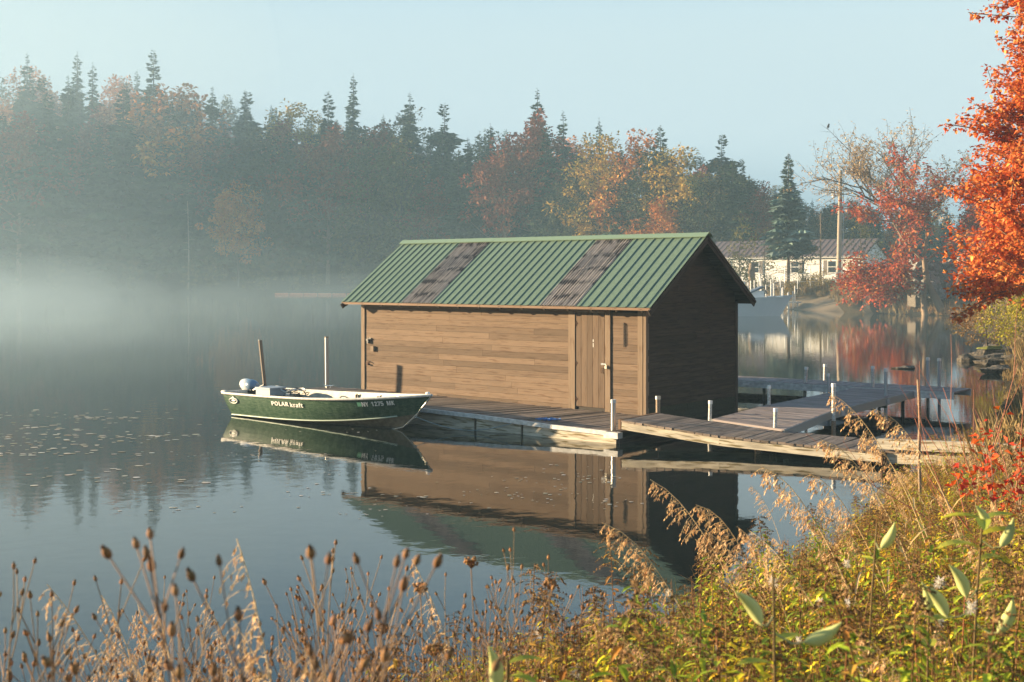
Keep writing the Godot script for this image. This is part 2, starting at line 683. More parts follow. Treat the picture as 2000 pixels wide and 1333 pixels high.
func ground_color(s: float, x: float, d: float) -> Color:
	var t := ground_noise.get_noise_2d(x * 9.0 + 300.0, d * 9.0) * 0.5 + 0.5
	var litter := Color(0.075, 0.055, 0.028).lerp(Color(0.13, 0.10, 0.045), t)
	var forest_floor := Color(0.035, 0.03, 0.018).lerp(Color(0.07, 0.045, 0.022), t)
	var sand := Color(0.30, 0.225, 0.15).lerp(Color(0.38, 0.29, 0.20), t)
	var grass := Color(0.13, 0.11, 0.04).lerp(Color(0.17, 0.135, 0.06), t)
	var c := litter
	if d > 90.0 and x > 19.0 and x < 29.5:
		c = sand.lerp(grass, smoothstep(4.0, 6.5, s + t * 1.5))
	elif d > 60.0:
		c = litter.lerp(grass, smoothstep(3.0, 7.0, s))
	c = c.lerp(forest_floor, hill_share(x, d))
	if s < 0.3:
		c = c.lerp(Color(0.04, 0.035, 0.022), smoothstep(0.3, -0.3, s))
	return c


func spread(from: float, to: float, near: float, centre: float, grow: float) -> PackedFloat32Array:
	var out := PackedFloat32Array()
	var left: Array = []
	var x := centre
	while x > from:
		x -= near + absf(x - centre) * grow
		left.append(maxf(x, from))
	left.reverse()
	for q in left:
		out.append(q)
	x = centre
	out.append(x)
	while x < to:
		x += near + absf(x - centre) * grow
		out.append(minf(x, to))
	return out


func land_and_water() -> void:
	ground_noise.seed = 5
	ground_noise.frequency = 0.03
	ground_noise.fractal_octaves = 4
	var xs := spread(-210.0, 190.0, 0.55, 2.0, 0.055)
	var ds := spread(-40.0, 430.0, 0.5, 8.0, 0.04)
	var m := MB.new()
	var pts: Array = []
	var cols: Array = []
	for j in ds.size():
		var rp := PackedVector3Array()
		var rc := PackedColorArray()
		for i in xs.size():
			var s := shore(xs[i], ds[j])
			rp.append(Vector3(xs[i], height_from(s, xs[i], ds[j]), -ds[j]))
			rc.append(ground_color(s, xs[i], ds[j]))
		pts.append(rp)
		cols.append(rc)
	var st := SurfaceTool.new()
	st.begin(Mesh.PRIMITIVE_TRIANGLES)
	st.set_smooth_group(0)
	for j in ds.size():
		for i in xs.size():
			st.set_color(cols[j][i])
			st.add_vertex(pts[j][i])
	var nx := xs.size()
	for j in ds.size() - 1:
		for i in nx - 1:
			var a := j * nx + i
			for k in [a, a + nx, a + nx + 1, a, a + nx + 1, a + 1]:
				st.add_index(k)
	st.generate_normals()
	structure("ground", st.commit(), M.ground)
	var w := MB.new()
	var corners := PackedVector2Array([Vector2(-205, 3), Vector2(60, 3), Vector2(60, 240), Vector2(-205, 240)])
	w.quad(Vector3(corners[0].x, 0, -corners[0].y), Vector3(corners[1].x, 0, -corners[1].y), Vector3(corners[2].x, 0, -corners[2].y), Vector3(corners[3].x, 0, -corners[3].y), Vector3.UP)
	structure("lake_water", w.mesh(), M.water)


func fog_bank(at: Vector3, size: Vector3, density: float, turn := 0.0) -> void:
	var f := FogVolume.new()
	f.name = "mist"
	f.shape = RenderingServer.FOG_VOLUME_SHAPE_ELLIPSOID
	f.size = size
	f.position = at
	f.rotation_degrees.y = turn
	var m := FogMaterial.new()
	m.density = density
	m.albedo = Color(0.80, 0.91, 0.98)
	f.material = m
	f.set_meta("kind", "stuff")
	add_child(f, true)


func mist() -> void:
	# low banks lying on the lake, thickest on the sunny side; each a nest of thinner and thinner shells
	for b in [[Vector3(-64, 1.0, -150), Vector3(60, 9, 80), 0.00030, 12.0], [Vector3(-38, 0.5, -94), Vector3(34, 4.0, 40), 0.00042, -10.0], [Vector3(-19, 0.3, -58), Vector3(18, 1.6, 20), 0.0006, 14.0], [Vector3(19, 0.3, -86), Vector3(14, 1.2, 30), 0.0005, -16.0]]:
		for k in 4:
			var g := 0.5 + 0.55 * k
			var size: Vector3 = b[1]
			fog_bank(b[0] + Vector3(2.0 * sin(k * 2.1), 0, 3.0 * cos(k * 1.7)), Vector3(size.x * g, size.y * (0.4 + 0.8 * k), size.z * g), b[2], b[3] + 9.0 * k)
	fog_bank(Vector3(-85, 24, -205), Vector3(130, 90, 90), 0.0006)
	fog_bank(Vector3(-125, 38, -215), Vector3(170, 120, 120), 0.0023)
	# wisps that rise from it
	for b in [[-72.0, 165.0, 26.0, 9.0], [-50.0, 140.0, 18.0, 7.0], [-40.0, 110.0, 14.0, 5.0], [-26.0, 96.0, 9.0, 3.6], [-16.0, 150.0, 30.0, 4.5], [-30.0, 78.0, 9.0, 3.0], [-62.0, 120.0, 22.0, 8.0]]:
		for k in 2:
			fog_bank(Vector3(b[0], b[3] * 0.1, -b[1]), Vector3(b[2], b[3], b[2] * 1.3) * (0.7 + 0.6 * k), 0.0028, b[0] * 3.0)


# ---------------------------------------------------------------- boathouse
const ROOF_RIDGE_Y := 3.78
const ROOF_RIDGE_Z := -1.71
const ROOF_PITCH := 0.7016
const WALL_W := 8.12
const WALL_D := 3.43


func roof_y(z: float) -> float:
	return ROOF_RIDGE_Y - ROOF_PITCH * absf(z - ROOF_RIDGE_Z)


func boathouse() -> void:
	var h := thing("boathouse", "weathered brown board boathouse with green ribbed metal roof standing in the lake", "boathouse", HOUSE_AT, HOUSE_TURN)
	# closed shell behind the boards
	for w in [[Vector3(WALL_W - 0.06, 2.75, 0.06), Vector3(-WALL_W / 2, 1.0, -0.03)], [Vector3(WALL_W - 0.06, 2.75, 0.06), Vector3(-WALL_W / 2, 1.0, -WALL_D + 0.03)], [Vector3(0.06, 2.75, WALL_D - 0.13), Vector3(-0.03, 1.0, -WALL_D / 2)], [Vector3(0.06, 2.75, WALL_D - 0.13), Vector3(-WALL_W + 0.03, 1.0, -WALL_D / 2)]]:
		part(h, "wall", boxed(w[0]), M.core, T(w[1].x, w[1].y, w[1].z))
	for x in [-0.06, -WALL_W]:
		var tri := MB.new()
		var o := PackedVector2Array([Vector2(0.05, 2.38), Vector2(WALL_D - 0.05, 2.38), Vector2(-ROOF_RIDGE_Z, ROOF_RIDGE_Y - 0.13)])
		tri.slab(Transform3D(Basis(Vector3(0, 0, -1), Vector3(0, 1, 0), Vector3(1, 0, 0)), Vector3(x, 0, 0)), o, 0.06)
		part(h, "wall", tri.mesh(), M.core)
	# front boards, each a piece
	var pitch := 0.1275
	var y := -0.22
	var row := 0
	while y < 2.18:
		for span in [[-WALL_W + 0.11, -1.895], [-0.825, -0.175]]:
			var x: float = span[0]
			while x < span[1] - 0.01:
				var l := rf(1.6, 4.6)
				if span[1] - x - l < 0.9:
					l = span[1] - x
				var s := Vector3(l - 0.004, pitch - 0.004, 0.019)
				part(h, "siding_board", boxed(s, Transform3D(), roff()), wood_front[rng.randi() % 6], T(x + l / 2, y + pitch / 2, 0.0105 + rf(-0.0015, 0.002)))
				x += l
		y += pitch
		row += 1
	var wide := pitch * 1.45
	for sp in [[-WALL_W + 0.11, -5.2], [-5.2, -1.895]]:
		part(h, "frieze_board", boxed(Vector3(sp[1] - sp[0] - 0.006, wide, 0.03), Transform3D(), roff()), M.trim, T((sp[0] + sp[1]) / 2, 2.18 + wide / 2 + 0.02, 0.016))
	# trim
	part(h, "corner_board", boxed(Vector3(0.115, 2.75, 0.04), Transform3D(), roff()), M.trim, T(-WALL_W + 0.05, 1.1, 0.022))
	part(h, "corner_board", boxed(Vector3(0.115, 2.75, 0.034), Transform3D(), roff()), M.trim, T(-0.117, 1.06, 0.019))
	part(h, "corner_board", boxed(Vector3(0.075, 2.75, 0.10), Transform3D(), roff()), M.trim, T(-0.018, 1.06, -0.02))
	part(h, "door_trim", boxed(Vector3(0.165, 2.2, 0.034), Transform3D(), roff()), M.trim, T(-1.815, 1.29, 0.019))
	part(h, "door_trim", boxed(Vector3(0.13, 2.2, 0.045), Transform3D(), roff()), M.trim, T(-0.9, 1.29, 0.023))
	part(h, "door_trim", boxed(Vector3(0.90, 0.22, 0.03), Transform3D(), roff()), M.trim, T(-1.415, 2.29, 0.017))
	# door: five uneven planks, hinges, hasp, ring
	var d := Node3D.new()
	d.name = "door"
	h.add_child(d)
	var widths := [0.135, 0.15, 0.145, 0.15, 0.145]
	var dx := -1.715
	for k in 5:
		part(d, "plank", boxed(Vector3(widths[k] - 0.007, 1.90 + rf(-0.006, 0.006), 0.022), Transform3D(), roff()), wood_front[[1, 2, 0, 2, 1][k]], T(dx + widths[k] / 2, 1.225, 0.012 + rf(-0.002, 0.003)))
		dx += widths[k]
	for hy in [0.42, 1.15, 1.96]:
		var hm := MB.new()
		hm.box(T(-1.695, hy, 0.028), Vector3(0.05, 0.035, 0.006))
		hm.rod(Vector3(-1.722, hy - 0.05, 0.032), Vector3(-1.722, hy + 0.05, 0.032), 0.008, 0.008, 6)
		part(d, "hinge", hm.mesh(), M.rust)
	var hasp := MB.new()
	hasp.box(T(-1.0, 1.16, 0.045), Vector3(0.12, 0.035, 0.008))
	part(d, "hasp", hasp.mesh(), M.chrome)
	var pad := MB.new()
	pad.box(T(-0.925, 1.10, 0.065), Vector3(0.05, 0.055, 0.025))
	pad.tube(arc(Vector3(-0.925, 1.13, 0.065), 0.018, 0.0, PI, 7), fill(0.005, 7), 5)
	part(d, "padlock", pad.mesh(), M.gold_lock)
	var ring := MB.new()
	ring.tube(arc(Vector3(-1.035, 1.03, 0.04), 0.032, 0.0, TAU, 13, 1.7), fill(0.006, 13), 5, false)
	part(d, "pull_ring", ring.mesh(), M.rust)
	var scar := MB.new()
	scar.box(T(-1.27, 1.62, 0.026), Vector3(0.014, 0.05, 0.003))
	scar.box(T(-1.27, 1.53, 0.026), Vector3(0.012, 0.08, 0.003))
	part(d, "paint_mark", scar.mesh(), M.decal_white)
	# fittings at the left end: hinges of the water door, a block
	for hy in [1.42, 0.87]:
		var fm := MB.new()
		fm.box(T(-7.93, hy, 0.03), Vector3(0.09, 0.05, 0.012))
		fm.box(T(-7.88, hy - 0.03, 0.05), Vector3(0.05, 0.10 if hy > 1.0 else 0.03, 0.05))
		fm.rod(Vector3(-7.90, hy + 0.05, 0.045), Vector3(-7.80, hy + 0.02, 0.06), 0.012, 0.012, 5)
		part(h, "latch", fm.mesh(), M.rust if hy < 1.0 else M.steel_dark)
	part(h, "latch_plate", boxed(Vector3(0.05, 0.04, 0.02)), M.chrome, T(-7.82, 1.45, 0.04))
	part(h, "wood_block", boxed(Vector3(0.10, 0.12, 0.05), Transform3D(), roff()), M.trim, T(-7.73, 1.22, 0.045))
	# hanging chain right of the door
	var ch := MB.new()
	for k in 15:
		ch.tube(arc(Vector3(-0.50 + (0.004 if k % 2 else -0.004), 1.97 - k * 0.030, 0.035), 0.016, 0.0, TAU, 9, 1.5, k % 2 == 1), fill(0.005, 9), 4, false)
	ch.rod(Vector3(-0.52, 2.0, 0.02), Vector3(-0.49, 1.98, 0.05), 0.006, 0.006, 4)
	part(h, "hanging_chain", ch.mesh(), M.steel_dark)
	# gable boards, cut to the roof line
	y = -0.3
	var gb := Transform3D(Basis(Vector3(0, 0, -1), Vector3(0, 1, 0), Vector3(1, 0, 0)), Vector3(0.0, 0, 0))
	while y < ROOF_RIDGE_Y - 0.22:
		var y1 := y + pitch - 0.006
		var lim := 0.10
		var lo0 := maxf(0.045, -ROOF_RIDGE_Z - (ROOF_RIDGE_Y - lim - y) / ROOF_PITCH)
		var lo1 := maxf(0.045, -ROOF_RIDGE_Z - (ROOF_RIDGE_Y - lim - y1) / ROOF_PITCH)
		var hi0 := minf(WALL_D - 0.1, -ROOF_RIDGE_Z + (ROOF_RIDGE_Y - lim - y) / ROOF_PITCH)
		var hi1 := minf(WALL_D - 0.1, -ROOF_RIDGE_Z + (ROOF_RIDGE_Y - lim - y1) / ROOF_PITCH)
		var cut := lo0 + (hi0 - lo0) * rf(0.25, 0.8)
		for sp in [[lo0, lo1, cut, cut], [cut + 0.004, cut + 0.004, hi0, hi1]]:
			if sp[2] - sp[0] < 0.12:
				continue
			var gm := MB.new()
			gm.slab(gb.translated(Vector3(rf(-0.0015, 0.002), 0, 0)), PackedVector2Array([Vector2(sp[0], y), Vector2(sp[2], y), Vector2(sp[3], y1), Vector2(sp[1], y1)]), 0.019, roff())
			part(h, "gable_board", gm.mesh(), wood_gable_shaded[rng.randi() % 6] if y > 0.26 else M.algae)
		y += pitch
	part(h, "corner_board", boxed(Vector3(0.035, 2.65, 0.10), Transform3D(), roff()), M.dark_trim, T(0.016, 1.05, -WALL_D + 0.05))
	roof(h)


func arc(c: Vector3, r: float, a0: float, a1: float, n: int, stretch := 1.0, edge_on := false) -> PackedVector3Array:
	var out := PackedVector3Array()
	for k in n:
		var t := lerpf(a0, a1, float(k) / (n - 1))
		out.append(c + (Vector3(0, sin(t) * r * stretch, cos(t) * r) if edge_on else Vector3(cos(t) * r, sin(t) * r * stretch, 0)))
	return out


func fill(r: float, n: int) -> PackedFloat32Array:
	var a := PackedFloat32Array()
	a.resize(n)
	a.fill(r)
	return a


# a roof sheet between x0 and x1 from ridge to eave; profile gives height above the slope
func sheet(x0: float, x1: float, z_eave: float, profile: Array, uv_rows := 1.0) -> ArrayMesh:
	var m := MB.new()
	var sgn := signf(z_eave - ROOF_RIDGE_Z)
	var along := Vector3(0, -ROOF_PITCH, sgn).normalized()
	var up := Vector3(0, 1, sgn * ROOF_PITCH).normalized()
	var top := Vector3(0, ROOF_RIDGE_Y, ROOF_RIDGE_Z)
	var len := absf(z_eave - ROOF_RIDGE_Z) * sqrt(1.0 + ROOF_PITCH * ROOF_PITCH)
	for k in profile.size() - 1:
		var a: Vector2 = profile[k]
		var b: Vector2 = profile[k + 1]
		var pa := top + Vector3(a.x, 0, 0) + up * a.y
		var pb := top + Vector3(b.x, 0, 0) + up * b.y
		var out := (up - Vector3(b.y - a.y, 0, 0) / maxf(b.x - a.x, 0.002)).normalized()
		var ua := Vector2((a.x - x0) / (x1 - x0), 0)
		var ub := Vector2((b.x - x0) / (x1 - x0), 0)
		m.quad(pa, pb, pb + along * len, pa + along * len, out, ua, ub, ub + Vector2(0, uv_rows), ua + Vector2(0, uv_rows))
		m.quad(pa - up * 0.004, pb - up * 0.004, pb - up * 0.004 + along * len, pa - up * 0.004 + along * len, -out, ua, ub, ub + Vector2(0, uv_rows), ua + Vector2(0, uv_rows))
	# the cut edge at the eave
	for k in profile.size() - 1:
		var a: Vector2 = profile[k]
		var b: Vector2 = profile[k + 1]
		var pa := top + along * len + Vector3(a.x, 0, 0) + up * a.y
		var pb := top + along * len + Vector3(b.x, 0, 0) + up * b.y
		m.quad(pa, pb, pb - up * 0.004, pa - up * 0.004, along)
	return m.mesh()


func ribbed(x0: float, x1: float, n: int) -> Array:
	var out: Array = [Vector2(x0, 0)]
	var p := (x1 - x0) / n
	for k in n:
		var c := x0 + p * (k + 0.5)
		out.append_array([Vector2(c - 0.026, 0), Vector2(c - 0.012, 0.018), Vector2(c + 0.012, 0.018), Vector2(c + 0.026, 0)])
	out.append(Vector2(x1, 0))
	return out


func waved(x0: float, x1: float, n: int) -> Array:
	var out: Array = []
	for k in n * 6 + 1:
		var t := float(k) / (n * 6)
		out.append(Vector2(lerpf(x0, x1, t), 0.008 + 0.009 * sin(t * n * TAU)))
	return out


func roof(h: Node3D) -> void:
	var eave_f := 0.371
	var eave_b := -WALL_D - 0.2
	var runs := [[-8.47, -7.45, 4.5], [-7.45, -6.43, 4.5], [-5.51, -4.467, 4.65], [-4.467, -3.423, 4.65], [-3.423, -2.38, 4.65], [-1.46, -0.555, 4], [-0.555, 0.35, 4]]
	for r in runs:
		part(h, "roof_panel", sheet(r[0], r[1], eave_f, ribbed(r[0], r[1], int(round(r[2])))), M.roof_green)
	for r in [[-6.44, -5.50], [-2.39, -1.45]]:
		part(h, "skylight_panel", sheet(r[0], r[1], eave_f, waved(r[0], r[1], 13)), M.clear_panel)
	var k := -8.47
	while k < 0.3:
		part(h, "roof_panel", sheet(k, minf(k + 0.98, 0.35), eave_b, ribbed(k, minf(k + 0.98, 0.35), 4)), M.roof_green)
		k += 0.98
	var cap := MB.new()
	for sg in [1.0, -1.0]:
		var along := Vector3(0, -ROOF_PITCH, sg).normalized()
		var up := Vector3(0, 1, sg * ROOF_PITCH).normalized()
		var p := Vector3(0, ROOF_RIDGE_Y, ROOF_RIDGE_Z) + up * 0.029 + Vector3(0, 0.012, 0)
		for sec in [[-8.5, -5.4], [-5.42, -2.3], [-2.32, 0.38]]:
			var lift := up * rf(0.0, 0.004)
			var a := p + Vector3(sec[0], 0, 0) + lift
			var b := p + Vector3(sec[1], 0, 0) + lift
			cap.quad(a, b, b + along * 0.15, a + along * 0.15, up)
			cap.quad(a + along * 0.15, b + along * 0.15, b + along * 0.15 - up * 0.02, a + along * 0.15 - up * 0.02, along)
	part(h, "ridge_cap", cap.mesh(), M.roof_cap)
	# sheathing, fascia, rafters, barge boards
	for e in [eave_f - 0.02, eave_b + 0.02]:
		var s: float = signf(e - ROOF_RIDGE_Z)
		var mid: float = (e + ROOF_RIDGE_Z) / 2
		var b := Basis(Vector3(1, 0, 0), -s * -atan(ROOF_PITCH))
		part(h, "roof_deck", boxed(Vector3(8.78, 0.02, absf(e - ROOF_RIDGE_Z) * sqrt(1 + ROOF_PITCH * ROOF_PITCH))), M.dark_trim, Transform3D(b, Vector3(-4.06, roof_y(mid) - 0.032, mid)))
	part(h, "fascia_board", boxed(Vector3(4.4, 0.05, 0.022), Transform3D(), roff()), M.fascia, T(-6.26, roof_y(eave_f) - 0.035, eave_f - 0.02))
	part(h, "fascia_board", boxed(Vector3(4.38, 0.05, 0.022), Transform3D(), roff()), M.fascia, T(-1.86, roof_y(eave_f) - 0.036, eave_f - 0.02))
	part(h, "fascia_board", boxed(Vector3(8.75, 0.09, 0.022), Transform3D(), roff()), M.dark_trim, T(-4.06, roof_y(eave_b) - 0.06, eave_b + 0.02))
	for q in 15:
		var x := -8.35 + q * 0.605
		var rb := Basis(Vector3(1, 0, 0), atan(ROOF_PITCH))
		part(h, "rafter_tail", boxed(Vector3(0.045, 0.085, 0.42), Transform3D(), roff()), M.dark_trim, Transform3D(rb, Vector3(x, roof_y(0.17) - 0.088, 0.17)))
	for s in [1.0, -1.0]:
		var e: float = eave_f if s > 0 else eave_b
		var mid: float = (e + ROOF_RIDGE_Z) / 2
		var len: float = absf(e - ROOF_RIDGE_Z) * sqrt(1 + ROOF_PITCH * ROOF_PITCH)
		var b := Basis(Vector3(1, 0, 0), s * atan(ROOF_PITCH))
		for x in [0.325, -8.445]:
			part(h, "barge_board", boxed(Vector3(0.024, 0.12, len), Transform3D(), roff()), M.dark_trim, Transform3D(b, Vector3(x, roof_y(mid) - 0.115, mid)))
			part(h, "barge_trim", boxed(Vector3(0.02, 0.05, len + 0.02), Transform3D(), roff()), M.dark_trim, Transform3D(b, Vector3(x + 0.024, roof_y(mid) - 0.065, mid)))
	for z in [-0.1, -0.9, ROOF_RIDGE_Z, -2.5, -3.3]:
		part(h, "lookout", boxed(Vector3(0.30, 0.07, 0.045)), M.dark_trim, T(0.165, roof_y(z) - 0.10, z))


# ---------------------------------------------------------------- floating dock in front of the house (house axes)
func house_dock() -> void:
	var d := thing("floating_dock", "plank dock with stained white edge strip along the boathouse front", "dock", HOUSE_AT, HOUSE_TURN)
	var front := func(x: float) -> float: return 2.60 + (1.2 - x) * 0.042
	var hf := func(x: float) -> float: return 0.215 + 0.12 * smoothstep(1.2, -3.6, x)
	var hb := func(x: float) -> float: return 0.205 + 0.045 * smoothstep(1.2, -8.0, x)
	var x := -9.05
	while x < 1.1:
		var w := rf(0.132, 0.146)
		var zf: float = front.call(x) - 0.03
		var yf: float = hf.call(x)
		var yb: float = hb.call(x)
		var z0 := 0.07
		var a := Vector3(x + w / 2, yb, z0)
		var b := Vector3(x + w / 2, yf, zf)
		var t := (b - a).normalized()
		var up := Vector3(1, 0, 0).cross(t)
		if up.y < 0.0:
			up = -up
		var bas := Basis(up.cross(t), up, t)
		part(d, "plank", boxed(Vector3(w - 0.010, 0.036, a.distance_to(b)), Transform3D(), roff()), wood_deck[rng.randi() % 6], Transform3D(bas, (a + b) / 2 - up * 0.018 + up * rf(-0.006, 0.006)))
		x += w
	# white strip in lengths along the front
	var xs := [-9.07, -7.0, -3.5, -2.02, -0.2, 0.98]
	for k in xs.size() - 1:
		var a := Vector3(xs[k], hf.call(xs[k]) - 0.035, front.call(xs[k]))
		var b := Vector3(xs[k + 1] - 0.008, hf.call(xs[k + 1]) - 0.035, front.call(xs[k + 1]))
		part(d, "edge_strip", along_box(a, b, 0.075, 0.055), M.white_rim)
	part(d, "corner_cap", boxed(Vector3(0.30, 0.105, 0.15), Transform3D(), roff()), M.white_rim, T(1.09, 0.155, 2.59))
	# stained face panels with open gaps
	var joints := [-9.07, -6.1, -2.05, -0.93, 1.17]
	for k in joints.size() - 1:
		var a := Vector3(joints[k] + 0.03, hf.call(joints[k]) - 0.30, front.call(joints[k]) - 0.05)
		var b := Vector3(joints[k + 1] - 0.03, hf.call(joints[k + 1]) - 0.30, front.call(joints[k + 1]) - 0.05)
		part(d, "face_panel", along_box(a, b, 0.44, 0.05), wood_pale[[1, 2, 4, 5][k]])
	for e in [[Vector3(1.17, -0.1, 2.54), Vector3(1.17, -0.1, 0.1)], [Vector3(-9.06, -0.05, 2.9), Vector3(-9.06, -0.05, 0.1)]]:
		part(d, "end_panel", along_box(e[0], e[1], 0.40, 0.05), wood_deck[0])
	for q in 5:
		part(d, "float", boxed(Vector3(1.6, 0.34, 2.1)), M.black, T(-8.2 + q * 2.05, -0.03, 1.35))
	# two tall pipe posts on its far end, one short capped post at the near corner
	var p1 := thing("mooring_post", "tall leaning grey-brown post on the far end of the dock behind the outboard motor", "post", HOUSE_AT + Basis(Vector3.UP, deg_to_rad(HOUSE_TURN)) * Vector3(-9.9, 0, 1.3), 0.0)
	var m := MB.new()
	m.rod(Vector3(0, -1.2, 0), Vector3(-0.27, 1.40, 0.0), 0.04, 0.042, 10)
	part(p1, "shaft", m.mesh(), M.pipe_old)
	m = MB.new()
	m.rod(Vector3(-0.27, 1.395, 0.0), Vector3(-0.272, 1.41, 0.0), 0.046, 0.046, 10)
	part(p1, "cap", m.mesh(), M.pipe)
	var p2 := thing("mooring_post", "upright tall metal pipe post on the dock between the boat and the boathouse corner", "post", HOUSE_AT + Basis(Vector3.UP, deg_to_rad(HOUSE_TURN)) * Vector3(-9.0, 0, 0.33), 0.0)
	m = MB.new()
	m.rod(Vector3(0, -1.2, 0), Vector3(-0.02, 1.46, 0.0), 0.042, 0.042, 10)
	part(p2, "shaft", m.mesh(), M.pipe)
	m = MB.new()
	m.rod(Vector3(-0.02, 1.45, 0.0), Vector3(-0.02, 1.475, 0.0), 0.047, 0.047, 10)
	part(p2, "cap", m.mesh(), M.pipe_old)
	capped_post(Vector3(1.78, 0, -22.2), 0.745, 0.042, M.pipe, M.white_rim, "short grey pipe post at the white corner cap of the dock", Vector2.ZERO)
	# cleat
	var c := thing("dock_cleat", "small pale metal cleat on the dock planks beside the tall upright post", "cleat", HOUSE_AT + Basis(Vector3.UP, deg_to_rad(HOUSE_TURN)) * Vector3(-8.85, 0.25, 0.42), HOUSE_TURN + 20)
	m = MB.new()
	m.rod(Vector3(-0.05, 0, 0), Vector3(-0.04, 0.05, 0), 0.018, 0.014, 6)
	m.rod(Vector3(0.05, 0, 0), Vector3(0.04, 0.05, 0), 0.018, 0.014, 6)
	part(c, "base", m.mesh(), M.chrome)
	m = MB.new()
	m.tube(PackedVector3Array([Vector3(-0.15, 0.075, 0), Vector3(-0.06, 0.055, 0), Vector3(0.06, 0.055, 0), Vector3(0.15, 0.075, 0)]), PackedFloat32Array([0.01, 0.018, 0.018, 0.01]), 6)
	part(c, "horn", m.mesh(), M.chrome)
	# a loose blue rope heap near the edge
	var r := MB.new()
	var pts := PackedVector3Array()
	for k in 70:
		var t := k * 0.55
		pts.append(Vector3(sin(t) * (0.10 + 0.05 * sin(k * 0.7)) + (k - 35) * 0.004, 0.02 + 0.035 * absf(sin(k * 1.3)), cos(t * 1.1) * 0.12 + 0.04 * sin(k * 0.37)))
	r.tube(pts, fill(0.009, 70), 5)
	var rp := part(self, "blue_rope", r.mesh(), M.rope_blue, Transform3D(Basis(Vector3.UP, deg_to_rad(HOUSE_TURN)), HOUSE_AT + Basis(Vector3.UP, deg_to_rad(HOUSE_TURN)) * Vector3(-0.62, 0.235, 2.25)))
	tag(rp, "tangled blue rope lying on the dock planks near the white edge", "rope")


func along_box(a: Vector3, b: Vector3, high: float, thick: float) -> ArrayMesh:
	var t := (b - a).normalized()
	var s := t.cross(Vector3.UP).normalized()
	var m := MB.new()
	m.box(Transform3D(Basis(t, s.cross(t), s), (a + b) / 2), Vector3(a.distance_to(b), high, thick), roff())
	return m.mesh()


func capped_post(at: Vector3, top: float, r: float, body: Material, cap: Material, label: String, lean: Vector2, group := "") -> Node3D:
	var p := thing("dock_post", label, "post", at, 0.0, group)
	var m := MB.new()
	var e := Vector3(lean.x, top, lean.y)
	var b := Vector3(-lean.x * 0.8, -1.0, -lean.y * 0.8)
	m.rod(b, e, r, r, 10)
	part(p, "shaft", m.mesh(), body)
	m = MB.new()
	var t := (e - b).normalized()
	m.rod(e - t * 0.05, e + t * 0.012, r * 1.22, r * 1.18, 10)
	part(p, "cap", m.mesh(), cap)
	return p


